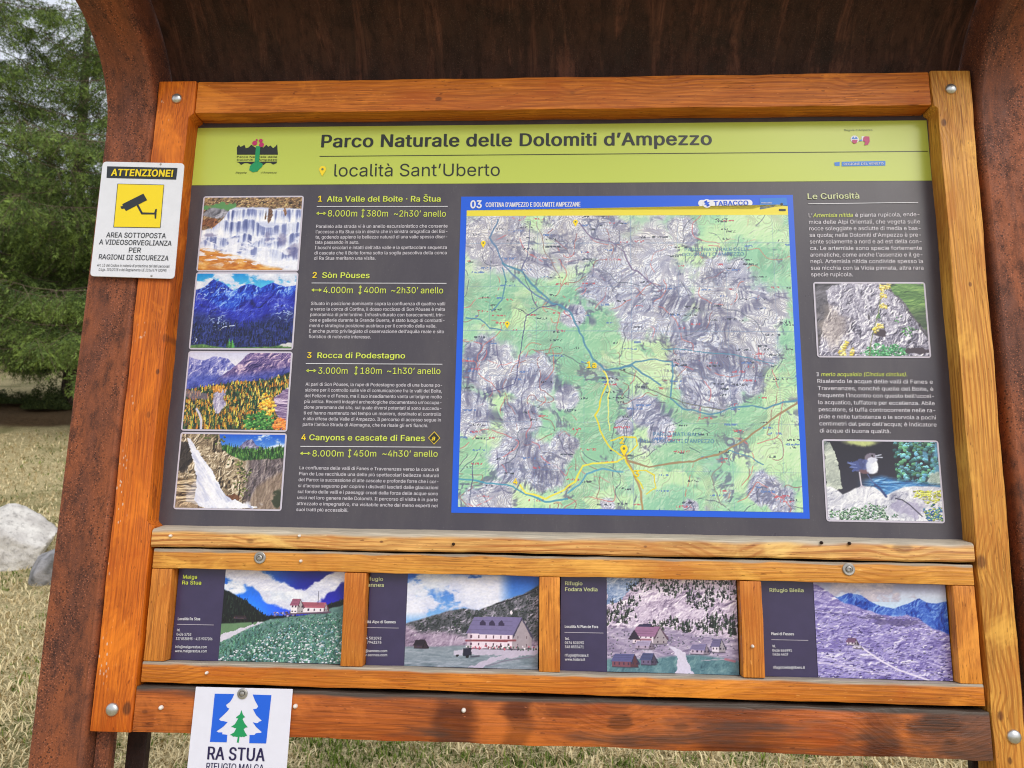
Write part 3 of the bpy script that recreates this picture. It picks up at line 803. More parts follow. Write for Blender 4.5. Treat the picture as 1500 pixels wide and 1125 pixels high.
def pic_bird():
    p = Pic(200, 140)
    p.I = p.grad([(0, (34, 32, 44)), (1, (62, 60, 80))])
    p.put(p.blob(.33, .0, .14, .06, .1, 2, .4), (196, 206, 130))
    def bok(r, y): 
        q = r.uniform(.008, .022); return (q, q * 1.2, pick(r, [(70, 130, 130), (46, 84, 88), (120, 190, 214), (40, 70, 60), (90, 150, 110)]), 'dab')
    p.stamps(((p.X > .62) & (p.Y < .56)) * 1., 420, bok, 4, 0, .56, .6, 1.)
    p.put(sm(fbm(p.X * 12, p.Y * 4, 3, 8), .56, .66) * (p.X > .64) * (p.Y < .5) * .7, (110, 180, 230))
    p.put(p.blob(.97, .5, .07, .12, .3, 4), p.rock(5, 2, [(0, (100, 120, 110)), (1, (200, 216, 206))]))
    p.put(p.poly([(0, 0), (.05, .02), (.09, .14), (.12, .3), (.14, .6), (0, .64)]), p.rock(4, 2, [(0, (96, 106, 108)), (.5, (168, 176, 166)), (1, (226, 232, 214))], 5))
    p.put(p.under([(0, .6), (.3, .5), (.5, .44), (.7, .5), (1, .56)], .02, 8, 3, .04) * sm(p.X, .25, .45), p.rock(5, 8, [(0, (24, 60, 110)), (.6, (60, 130, 200)), (1, (160, 210, 245))], 6, (.2, 1), .3, (.6, 3)))
    rock = p.under([(0, .58), (.04, .58), (.1, .63), (.14, .68), (.2, .64), (.25, .6), (.33, .57), (.42, .58), (.48, .64), (.52, .68), (.58, .64), (.68, .58), (.78, .56), (1, .57)], .008, 12, 4, .012)
    p.put(rock, p.rock(7, 6, [(0, (110, 110, 140)), (.35, (190, 190, 206)), (.7, (232, 232, 238)), (1, (255, 255, 255))], 6))
    p.put(p.blob(.7, .85, .14, .1, .9, 3) * .45, (140, 128, 176))
    p.stamps(p.blob(.9, .68, .13, .08, .7, 5), 260, lambda r, y: (.012, .01, pick(r, [(196, 200, 70), (160, 164, 60), (220, 222, 130)]), 'dab'), 5, .58, .8, .74, 1.)
    p.stamps(p.blob(.95, .9, .09, .1, .8, 5), 220, lambda r, y: (.011, .012, pick(r, [(60, 110, 140), (90, 140, 90), (170, 176, 90), (40, 80, 150)]), 'dab'), 6, .78, 1., .84, 1.)
    p.stamps(p.blob(.3, .94, .27, .07, .7, 9) + p.blob(.4, .85, .08, .06, .7, 9), 620, lambda r, y: (.008, .011, pick(r, [(110, 156, 110), (70, 118, 88), (180, 206, 180), (56, 84, 70)]), 'tuft'), 8, .78, 1., .02, .62)
    # small plump bird with a pale breast and a short tail
    body = p.blob(.335, .315, .085, .085, .04, 2, .06) + p.blob(.385, .31, .06, .1, .04, 2, .06)
    p.put(body, p.rock(9, 5, [(0, (44, 50, 96)), (1, (104, 116, 176))], 5))
    p.put(p.poly([(.195, .275), (.22, .27), (.3, .27), (.32, .34), (.26, .39), (.235, .385), (.25, .35), (.215, .335), (.23, .31)]), (74, 88, 150))
    p.put(p.line([(.2, .28), (.27, .3)], .006) + p.line([(.22, .33), (.28, .34)], .005), (120, 136, 196))
    p.put(p.blob(.345, .385, .05, .03, .15, 2, .2), (116, 84, 92))
    p.put(p.blob(.41, .315, .052, .1, .05, 2, .14), p.grad([(0, (196, 202, 226)), (1, (244, 246, 252))], np.clip((p.X - .36) / .07, 0, 1)))
    p.put(p.blob(.405, .2, .05, .05, .06, 2, .14), (128, 118, 136)); p.put(p.blob(.42, .235, .045, .035, .06, 2, .2), (216, 218, 236))
    p.put(p.line([(.45, .185), (.5, .17)], .006) + p.line([(.45, .2), (.51, .205)], .006), (196, 200, 220)); p.put(p.blob(.425, .185, .008, .01, 0), (16, 16, 20))
    p.put(p.line([(.3, .4), (.305, .5), (.31, .57)], .009), (206, 198, 214)); p.put(p.line([(.31, .56), (.285, .61)], .005) + p.line([(.31, .56), (.345, .6)], .005), (200, 190, 206))
    p.put(p.line([(.37, .42), (.4, .5), (.44, .56)], .006), (90, 100, 150)); p.put(p.line([(.43, .55), (.47, .6), (.5, .66), (.52, .7)], .014), (56, 72, 126)); p.put(p.line([(.6, .72), (.66, .74), (.72, .8), (.82, .94)], .007), (46, 44, 66))
    return p

def house(p, x, y, w, h, roof, wall, storeys=1, cols=3, side=.3, pitch=.8, win=(70, 50, 80), balcony=None):
    """a gabled house in three quarter view: y is the eaves line, side the share of the gable wall on the right"""
    xs = x + w * (1 - side); rh = h * pitch
    P = lambda pts, c: p.put(p.poly(pts, True), c)
    P([(x, y), (xs, y), (xs, y + h), (x, y + h)], wall)
    P([(xs, y), (xs + (x + w - xs) * .5, y - rh), (x + w, y), (x + w, y + h * .94), (xs, y + h)], np.array(wall) * .72)
    P([(x - .012, y + .01), (x + w * .10, y - rh), (xs + (x + w - xs) * .5, y - rh * 1.04), (xs + .006, y + .015)], roof)
    P([(xs + .004, y + .02), (xs + (x + w - xs) * .5, y - rh * 1.04), (x + w + .014, y + .03), (x + w + .004, y + .05), (xs + (x + w - xs) * .5, y - rh * .86), (xs + .008, y + .05)], np.array(roof) * .6)
    for k in range(3): p.put(p.line([(x + .01, y - rh * (.2 + .28 * k)), (xs, y - rh * (.2 + .28 * k))], .0025) * .35, np.array(roof) * .55)
    for s_ in range(storeys):
        for c in range(cols):
            wx = x + (xs - x) * (c + .5) / cols - .006; wy = y + h * (s_ + .3) / storeys
            P([(wx, wy), (wx + .012, wy), (wx + .012, wy + h * .34 / storeys), (wx, wy + h * .34 / storeys)], win)
        for c in range(2):
            wx = xs + (x + w - xs) * (c + .6) / 2.2; P([(wx, y + h * (s_ + .3) / storeys), (wx + .008, y + h * (s_ + .3) / storeys), (wx + .008, y + h * (s_ + .62) / storeys), (wx, y + h * (s_ + .62) / storeys)], np.array(win) * .8)
    if balcony is not None:
        p.put(p.line([(x + w * .1, y + h * .5), (xs - w * .08, y + h * .5)], .008), balcony)
    p.put(p.line([(x, y + h), (xs, y + h + .004), (x + w, y + h * .95)], .006) * .6, (50, 44, 60))

def pic_r1():
    p = Pic(200, 146)
    t = sm(p.X + .25 * fbm(p.X * 3, p.Y * 3, 3, 2), .3, .9)
    p.I = p.grad([(0, (24, 100, 215)), (1, (26, 26, 150))], t) * (1 + .45 * sm(p.Y, .1, .5))[..., None]
    band = np.maximum(p.line([(.05, -.02), (.28, .12), (.42, .26), (.58, .34)], .12, .9), p.line([(.6, .32), (.75, .26), (.95, .02)], .09, .9))
    d = fbm(p.X * 6 * p.asp, p.Y * 7, 6, 3, .6); m = sm(band * .75 + d * .8, .66, .86)
    gy, gx = np.gradient(d); p.put(m, p.grad([(0, (176, 180, 216)), (1, (252, 250, 255))], np.clip(.6 + gy * 5, 0, 1)))
    p.cloud(p.blob(.08, .2, .1, .07, .3, 3, .3) + p.blob(.5, .28, .2, .06, .3, 9, .4), 8, 5, .3)
    hill = p.under([(0, .22), (.1, .28), (.2, .36), (.3, .45), (.36, .5), (.7, .49), (.8, .4), (.9, .34), (1, .3)], .012, 40, 3)
    p.put(hill, (20, 26, 28))
    p.stamps(hill, 700, lambda r, y: (.006, .03, pick(r, [(20, 30, 28), (34, 46, 38), (14, 18, 24)]), 'fir'), 4, .24, .58)
    p.stamps(p.blob(.5, .47, .14, .03, .4, 4), 80, lambda r, y: (.01, .01, pick(r, [(180, 176, 206), (110, 100, 150), (70, 64, 90)]), 'dab'), 5, .42, .52, .36, .64)
    p.put(p.under([(0, .6), (.2, .58), (.4, .56), (1, .56)], .005), (104, 140, 100))
    p.put(p.poly([(0, .72), (.1, .67), (.3, .58), (.37, .575), (.25, .64), (.12, .71), (.05, .78), (0, .8)]), (214, 208, 224))
    m = p.under([(0, .8), (.1, .74), (.2, .66), (.4, .54), (.7, .48), (1, .36)], .008, 20, 4)
    p.put(m, p.rock(14, 6, [(0, (22, 48, 56)), (.5, (66, 112, 104)), (1, (130, 170, 160))], 5))
    p.put(m * sm(p.Y - .3 * (1 - p.X), .62, .3) * .55, (120, 150, 150))
    p.stamps(m, 1500, lambda r, y: (.005, .006 + .02 * y ** 2, pick(r, [(40, 84, 70), (84, 140, 110), (60, 110, 104), (110, 160, 140)]), 'tuft'), 6, .45, 1.0)
    fl = m * sm(p.X * .7 + p.Y, .85, 1.1)
    p.stamps(fl, 520, lambda r, y: (.004 + .010 * max(0, y - .5), .003 + .010 * max(0, y - .5), np.array((228, 236, 250)) * r.uniform(.8, 1.05), 'dab'), 9, .5, 1.)
    p.stamps(fl, 200, lambda r, y: (.006, .008, pick(r, [(60, 110, 110), (120, 170, 190)]), 'tuft'), 19, .6, 1.)
    house(p, .58, .39, .28, .07, (186, 96, 116), (240, 228, 236), 1, 5, .12, .7)
    house(p, .56, .37, .1, .1, (160, 90, 120), (244, 234, 240), 2, 2, .5, .6)
    p.put(p.line([(.53, .48), (.88, .445)], .008), (100, 70, 96)); p.put(p.line([(.78, .22), (.78, .36)], .003), (60, 60, 90))
    house(p, .1, .52, .1, .02, (54, 42, 50), (110, 84, 80), 1, 2, .2, .8); p.put(p.blob(.26, .57, .006, .022, 0), (30, 30, 44))
    return p

def pic_r2():
    p = Pic(200, 146)
    p.I = p.grad([(0, (24, 88, 205)), (.45, (120, 180, 242))])
    msk = sm(1 - np.abs(p.Y - .25 + .08 * p.X) * 3.2, 0, .6) * (1 - sm(p.X, .65, .82))
    p.cloud(np.clip(msk * 1.2, 0, 1), 7, 3, .36, (236, 236, 250), (170, 180, 222)); p.cloud(p.blob(.15, .02, .16, .2, .5, 4, .5), 12, 3, .35)
    hill = p.under([(0, .54), (.1, .5), (.3, .41), (.42, .37), (.55, .385), (.68, .31), (.78, .25), (.88, .2), (1, .1)], .008, 24, 4)
    p.put(hill, p.rock(9, 4, [(0, (24, 30, 34)), (.45, (70, 74, 80)), (.75, (120, 116, 130)), (1, (196, 186, 204))], 8))
    p.stamps(hill, 900, lambda r, y: (.006, .007, pick(r, [(30, 44, 38), (54, 70, 56), (24, 30, 34)]), 'dab'), 4, .12, .68)
    p.put(p.line([(.68, .31), (.78, .27), (.98, .16)], .006), (40, 36, 50))
    p.put(p.under([(0, .58), (.15, .64), (.3, .62), (.5, .68), (1, .7)], .03, 10, 5, .04), p.rock(7, 6, [(0, (80, 64, 88)), (.5, (148, 126, 154)), (1, (212, 192, 214))], 6))
    p.stamps(p.blob(.12, .62, .12, .05, .6, 3) + p.blob(.32, .6, .1, .03, .5, 5), 120, lambda r, y: (.006, .005, pick(r, [(76, 62, 84), (206, 190, 210)]), 'dab'), 7, .52, .72, 0, .5)
    p.put(p.under([(0, .8), (.3, .78), (.5, .765), (1, .78)], .01, 8, 9, .015), p.rock(8, 18, [(0, (74, 92, 104)), (.5, (124, 138, 150)), (1, (176, 182, 196))], 4, (.3, 1), .3, (.5, 2)))
    p.put(p.poly([(.36, .84), (.5, .8), (.7, .76), (1, .76), (1, .84), (.85, .87), (.7, .92), (.58, 1), (.48, 1), (.6, .92), (.74, .86), (.5, .86)]) * .85, (206, 190, 214))
    p.put(p.line([(.62, .98), (.75, .92), (.98, .86)], .006) * .7, (120, 108, 132))
    house(p, .47, .63, .48, .165, (122, 112, 160), (238, 218, 232), 2, 6, .3, 1.05, (96, 56, 84), (150, 62, 74))
    for x in (.56, .63, .7): p.put(p.poly([(x, .52), (x + .022, .485), (x + .045, .52), (x + .045, .55), (x, .55)], True), (58, 48, 82))
    p.put(p.line([(.46, .715), (.83, .70)], .010), (146, 70, 80)); p.put(p.blob(.8, .4, .008, .025, 0), (236, 226, 236)); p.put(p.poly([(.47, .6), (.5, .6), (.5, .8), (.47, .8)], True) * .3, (120, 100, 130))
    p.stamps(((p.Y > .76) & (p.Y < .8)) * 1., 90, lambda r, y: (.006, .012, pick(r, [(60, 50, 70), (170, 80, 100), (226, 210, 226), (80, 100, 90)]), 'dab'), 8, .76, .8, .46, 1.)
    house(p, .07, .77, .1, .04, (44, 34, 50), (70, 54, 66), 1, 1, .4, 1.3)
    p.put(p.poly([(.44, .8), (.5, .79), (.505, .87), (.44, .88)]), (36, 36, 58)); p.put(p.poly([(.37, .825), (.435, .815), (.435, .87), (.37, .875)]), (200, 192, 212)); p.put(p.blob(.4, .88, .012, .012, 0) + p.blob(.48, .88, .014, .014, 0), (20, 20, 28)); p.put(p.line([(.5, .885), (.56, .875)], .008) * .7, (60, 56, 76))
    return p

def pic_r3():
    p = Pic(200, 146)
    p.I = p.rock(9, 8, [(0, (104, 88, 120)), (.35, (168, 148, 178)), (.65, (214, 196, 220)), (1, (250, 240, 250))], 10, (.8, .9), .7, (1, 1.2))
    p.put(p.poly([(0, 0), (.3, 0), (.22, .08), (.1, .25), (0, .3)]), p.rock(5, 3, [(0, (60, 84, 140)), (.5, (120, 144, 190)), (1, (206, 216, 236))]))
    fm = p.blob(.42, .06, .26, .1, .7, 4) + p.blob(.85, .1, .2, .14, .7, 5) + p.blob(.72, .24, .1, .08, .7, 14) + p.blob(.08, .4, .13, .12, .7, 7) + p.blob(.62, .5, .28, .06, .8, 8) + p.blob(.9, .48, .16, .12, .7, 9) + p.blob(.2, .24, .08, .05, .8, 10)
    p.stamps(fm, 1300, lambda r, y: (.007 + .004 * y, .022 + .03 * y, pick(r, [(34, 46, 44), (52, 66, 58), (76, 84, 74), (26, 34, 38)]), 'fir'), 5, 0, .6)
    p.put(p.under([(0, .54), (.3, .52), (.6, .58), (1, .62)], .02, 14, 4, .02), p.rock(7, 28, [(0, (104, 92, 126)), (.5, (156, 140, 174)), (1, (206, 192, 214))], 5, (.3, 1), .4, (.7, 2)))
    p.stamps(p.under([(0, .54), (1, .62)]), 260, lambda r, y: (.006, .006, pick(r, [(90, 88, 110), (200, 186, 206), (70, 84, 84)]), 'dab'), 9, .54, .85)
    p.put(p.under([(0, .88), (.4, .84), (.7, .8), (1, .86)], .02, 6, 9, .02), p.rock(12, 38, [(0, (46, 80, 96)), (.5, (84, 126, 138)), (1, (130, 168, 172))], 5))
    p.put(p.poly([(.46, .72), (.53, .74), (.6, .78), (.62, .88), (.66, 1), (.52, 1), (.54, .88), (.52, .78)]), (216, 208, 230))
    p.put(p.poly([(.2, .68), (.3, .72), (.4, .86), (.3, .8)]) * .7, (206, 196, 220))
    house(p, .24, .52, .12, .05, (60, 54, 92), (84, 60, 84), 1, 2, .3, .6)
    house(p, .2, .61, .26, .09, (158, 110, 150), (232, 214, 228), 2, 4, .4, 1.0, (90, 60, 90), (150, 90, 110)); p.put(p.poly([(.16, .66), (.21, .55), (.26, .66)], True), (50, 40, 60))
    house(p, .22, .71, .14, .045, (176, 160, 196), (180, 160, 186), 1, 2, .3, .9)
    house(p, .64, .74, .14, .055, (132, 122, 168), (196, 176, 200), 1, 3, .3, .9); house(p, .8, .7, .1, .07, (110, 102, 146), (226, 214, 230), 1, 2, .5, 1.0)
    house(p, .04, .88, .2, .07, (92, 92, 146), (130, 76, 92), 1, 4, .3, 1.0); house(p, .26, .86, .12, .06, (78, 84, 130), (110, 96, 130), 1, 2, .4, 1.0)
    p.put(p.line([(.72, .86), (.98, .83)], .003), (190, 180, 200)); p.put(p.line([(.9, .84), (.97, .86)], .012) * .8, (186, 100, 120))
    return p

def pic_r4():
    p = Pic(200, 146)
    p.I = p.grad([(0, (150, 150, 190)), (.12, (206, 214, 236)), (.3, (190, 222, 248))])
    p.cloud((p.Y < .2) * 1., 9, 3, .42, (232, 220, 226), (120, 120, 160))
    mountains(p, [(0, .3), (.1, .14), (.18, .16), (.26, .11), (.31, .12), (.36, .13), (.42, .19), (.5, .24), (.6, .26), (.66, .23), (.72, .2), (.8, .15), (.85, .19), (.92, .2), (1, .18)], 6, [(0, (10, 30, 124)), (.5, (30, 76, 194)), (1, (120, 164, 236))], .012, 9, 9)
    m = p.under([(0, .0), (.08, .07), (.14, .13), (.2, .2), (.36, .27), (.5, .33), (.62, .35), (.7, .33), (.78, .36), (.88, .46), (1, .52)], .012, 26, 4)
    p.put(m, p.rock(13, 8, [(0, (70, 58, 128)), (.35, (118, 104, 178)), (.6, (150, 138, 204)), (.85, (196, 186, 230)), (1, (236, 230, 248))], 9, (.7, 1), .6, (.6, 1.3)))
    p.put(p.under([(0, .12), (.15, .2), (.25, .3), (.1, .36), (0, .36)], .01) * (p.Y < .36) * (p.X < .26) * .55, p.rock(10, 18, [(0, (46, 38, 90)), (1, (160, 146, 200))], 9, (1, .3), .4, (2, .6)))
    p.put(p.blob(.6, .41, .16, .03, .6, 6) * .6, (74, 62, 112)); p.put(p.blob(.44, .36, .14, .02, .6, 6) * .6, (70, 60, 106))
    p.stamps(m, 900, lambda r, y: (.006 + .008 * y, .002 + .003 * y, pick(r, [(86, 74, 140), (196, 186, 228), (70, 60, 120)]), 'dab'), 6, .3, 1.)
    p.put(p.line([(.26, .64), (.34, .68), (.42, .76), (.5, .83), (.6, .9), (.72, .955), (.82, 1)], .009), (232, 222, 244)); p.put(p.line([(0, .84), (.2, .88), (.5, .96)], .008) * .6, (224, 212, 238)); p.put(p.line([(.0, .3), (.3, .35), (.5, .38)], .004) * .6, (90, 80, 130))
    house(p, .23, .62, .08, .035, (120, 84, 124), (226, 210, 228), 1, 2, .3, 1.); house(p, .28, .67, .06, .02, (210, 200, 225), (240, 232, 242), 1, 1, .3, .7)
    return p

# =================================================================== GROUND
def gz(x, y):
    """height of the meadow"""
    d = np.maximum(0, y - 4.5)
    h = 0.150 * d + 0.02 * np.minimum(d, 9) ** 1.0
    h = np.where(y > 4.5, 1.75 * sm(y, 3.5, 17) + 0.16 * np.maximum(0, y - 15), 0.0)
    h = h + 0.05 * (fbm(x * .5 + 20, y * .5 + 20, 3, 5) - .5) * sm(abs(y), 1.0, 3.0)
    return h

gs = NT('dry_meadow')
p_ = gs.obj()
n1 = gs.noise(p_, 0.9, 4.0, 0.6); n2 = gs.noise(p_, 14.0, 5.0, 0.7); n3 = gs.noise(gs.mapping(p_, (1, 1, 1)), 70.0, 4.0, 0.7)
c_ = gs.mix(gs.ramp(n3, 0.3, 0.7), lin(140, 122, 82), lin(234, 218, 170))
c_ = gs.mix(gs.ramp(n2, 0.50, 0.66, 0.0, 0.6), c_, lin(84, 92, 44))
c_ = gs.mix(gs.ramp(n1, 0.50, 0.66, 0.0, 0.55), c_, lin(98, 104, 56))
py_ = gs.math('ADD', gs.sep(p_)[1], gs.math('MULTIPLY', gs.math('SUBTRACT', n1, 0.5), 1.6))
dirt = gs.math('MULTIPLY', gs.ramp(py_, 12.6, 13.2), gs.ramp(py_, 17.2, 16.0))
c_ = gs.mix(gs.math('MULTIPLY', dirt, 0.9), c_, gs.mix(gs.ramp(n2, 0.35, 0.65), lin(74, 52, 38), lin(120, 92, 68)))
gs.bump(gs.math('ADD', n3, n2), 0.8, 0.03)
M['meadow'] = gs.done(c_, 0.95, spec=0.1)

def ground():
    xs = np.concatenate([np.linspace(-260, -14, 40), np.linspace(-13.6, 10, 110), np.linspace(12, 260, 36)])
    ys = np.concatenate([np.linspace(-160, -6, 24), np.linspace(-5.5, 24, 130), np.linspace(25, 300, 50)])
    X, Y = np.meshgrid(xs, ys)
    Z = gz(X, Y)
    P = np.stack([X.ravel(), Y.ravel(), Z.ravel()], 1)
    h, w = X.shape; idx = np.arange(h * w).reshape(h, w)
    F = np.stack([idx[:-1, :-1].ravel(), idx[:-1, 1:].ravel(), idx[1:, 1:].ravel(), idx[1:, :-1].ravel()], 1)
    o = np_mesh('ground', P, F, M['meadow'], smooth=True)
    tag(o, 'straw coloured meadow with green patches sloping up behind the board', kind='structure')
ground()

M['blade'] = tinted('grass_blade', 0.8, 0.15)
def grass():
    r = np.random.RandomState(3)
    N = 190000
    # density falls off with the distance from where one stands
    yaw0 = math.atan2(0, 1)
    d = 1.9 * (17.0 / 1.9) ** (r.rand(N) ** 1.15)
    ang = np.radians(r.uniform(-50, 36, N))
    x = CAMW.x + d * np.sin(ang); y = CAMW.y + d * np.cos(ang)
    z = gz(x, y)
    patch = fbm(x * 1.6 + 40, y * 1.6 + 40, 4, 9)
    fine = fbm(x * 9 + 40, y * 9 + 40, 2, 19)
    green = (patch * .6 + fine * .4 + r.uniform(-.1, .1, N)) > .575
    L = r.uniform(.03, .085, N) * np.where(green, .6, 1.0) * (1 + .03 * d)
    wdt = r.uniform(.0012, .0026, N) * (1 + .16 * d)
    az = r.uniform(0, 2 * PI, N)
    lean = np.where(green, r.uniform(.5, 1.2, N), r.uniform(.95, 1.55, N))
    dx, dy = np.cos(az), np.sin(az)
    sx, sy = -dy * wdt, dx * wdt
    V = np.zeros((N, 5, 3), np.float32)
    h1 = L * .5; r1 = h1 * np.sin(lean * .6); z1 = h1 * np.cos(lean * .6)
    r2 = r1 + L * .5 * np.sin(lean * 1.15); z2 = np.maximum(z1 + L * .5 * np.cos(lean * 1.15), .004)
    V[:, 0] = np.stack([x - sx, y - sy, z - .006], 1); V[:, 1] = np.stack([x + sx, y + sy, z - .006], 1)
    V[:, 2] = np.stack([x + dx * r1 - sx * .8, y + dy * r1 - sy * .8, z + z1], 1)
    V[:, 3] = np.stack([x + dx * r1 + sx * .8, y + dy * r1 + sy * .8, z + z1], 1)
    V[:, 4] = np.stack([x + dx * r2, y + dy * r2, z + z2], 1)
    base = np.arange(N)[:, None] * 5
    F = np.concatenate([base + np.array([0, 1, 3]), base + np.array([0, 3, 2]), base + np.array([2, 3, 4])], 0)
    t = r.rand(N)[:, None]
    straw = np.array(lin(162, 140, 98)) * (1 - t) + np.array(lin(236, 219, 172)) * t
    gr = np.array(lin(58, 78, 26)) * (1 - t) + np.array(lin(122, 140, 56)) * t
    c = np.where(green[:, None], gr, straw)
    C = np.repeat(c[:, None, :], 5, 1).reshape(-1, 3)
    o = np_mesh('grass', V.reshape(-1, 3), F, M['blade'], color=C)
    tag(o, 'tangled dry grass blades with some fresh green', kind='stuff')
grass()

# ------------------------------------------------------------------ boulders
bs = NT('pale_limestone')
bp = bs.obj()
b1 = bs.noise(bp, 3.0, 6.0, 0.65); b2 = bs.noise(bp, 24.0, 5.0, 0.7)
bc = bs.mix(bs.ramp(b1, 0.4, 0.65), (0.74, 0.71, 0.66), (0.50, 0.47, 0.44))
bc = bs.mix(bs.ramp(b2, 0.52, 0.7, 0.0, 0.6), bc, (0.2, 0.19, 0.18))
bs.bump(bs.math('ADD', b1, b2), 0.6, 0.03)
M['limestone'] = bs.done(bs.mix(0.0, bc, bc), 0.9, spec=0.2)
gsx = NT('grey_limestone'); gp = gsx.obj()
g1 = gsx.noise(gp, 5.0, 6.0, 0.7)
gc = gsx.mix(gsx.ramp(g1, 0.35, 0.65), (0.34, 0.33, 0.34), (0.13, 0.13, 0.13)); gsx.bump(g1, 0.7, 0.04)
M['greystone'] = gsx.done(gc, 0.9, spec=0.2)

def ground_hit(px, py):
    d = world_ray(px, py); t = 1.0
    for i in range(4000):
        p = CAMW + d * t
        if p.z < float(gz(np.array([p.x]), np.array([p.y]))[0]): return p
        t += 0.02
    return p

def boulder(px, py, size, mat, label, seed, group=None):
    p = ground_hit(px, py)
    bm = bmesh.new()
    bmesh.ops.create_icosphere(bm, subdivisions=5, radius=1.0)
    rr = random.Random(seed)
    planes = [(Vector((rr.uniform(-1, 1), rr.uniform(-1, 1), rr.uniform(-.5, 1))).normalized(), rr.uniform(.55, .84)) for _ in range(18)]
    for v in bm.verts:
        n = v.co.normalized()
        rad = 1.0
        for q, dd in planes:
            c = n.dot(q)
            if c > 0.05: rad = min(rad, dd / c)
        a = np.array([n.x * 3 + 9 + n.z * 2]); b = np.array([n.y * 3 + 9 - n.z])
        rad *= 0.93 + 0.14 * float(fbm(a, b, 4, seed)[0])
        v.co = Vector((n.x * size[0], n.y * size[1], n.z * size[2])) * rad
    o = from_bm('boulder', bm, mat, None, (p.x, p.y, p.z + size[2] * .45), 50)
    o.rotation_euler.z = rr.uniform(0, 6)
    return tag(o, label, 'boulder')
boulder(6, 822, (0.66, 0.50, 0.40), M['limestone'], 'large pale limestone boulder lying in the grass left of the steel post', 5)
boulder(78, 850, (0.24, 0.24, 0.26), M['greystone'], 'smaller dark grey boulder leaning against the pale one, beside the steel post', 12)

# ------------------------------------------------------------------ trees
fs = NT('spruce_needles')
fa = fs.n('ShaderNodeAttribute', attribute_name='tint').outputs['Color']
M['needles'] = fs.done(fa, 0.7, spec=0.25)
fs.b.inputs['Subsurface Weight'].default_value = 0.0
bk = NT('spruce_bark'); kp = bk.obj()
k1 = bk.noise(bk.mapping(kp, (9, 9, 2.0)), 2.0, 5.0, 0.7)
bk.bump(k1, 0.9, 0.04)
M['bark'] = bk.done(bk.mix(bk.ramp(k1, 0.35, 0.65), (0.035, 0.026, 0.02), (0.15, 0.115, 0.09)), 0.95, spec=0.1)
M['twig'] = flat('bare_twig', (0.15, 0.115, 0.085), 0.9, 0, 0.1, 0.3)

def tube_np(path, radii, sides=7):
    P = np.asarray(path, float); n = len(P)
    V = np.zeros((n, sides, 3))
    for i in range(n):
        t = P[min(i + 1, n - 1)] - P[max(i - 1, 0)]; t = t / (np.linalg.norm(t) + 1e-9)
        a = np.cross(t, [0, 0, 1.0]) if abs(t[2]) < .9 else np.cross(t, [1.0, 0, 0]); a /= np.linalg.norm(a) + 1e-9
        b = np.cross(t, a)
        th = np.arange(sides) * 2 * PI / sides
        V[i] = P[i] + radii[i] * (np.cos(th)[:, None] * a + np.sin(th)[:, None] * b)
    F = []
    for i in range(n - 1):
        for k in range(sides):
            F.append((i * sides + k, i * sides + (k + 1) % sides, (i + 1) * sides + (k + 1) % sides, (i + 1) * sides + k))
    return V.reshape(-1, 3), np.array(F)

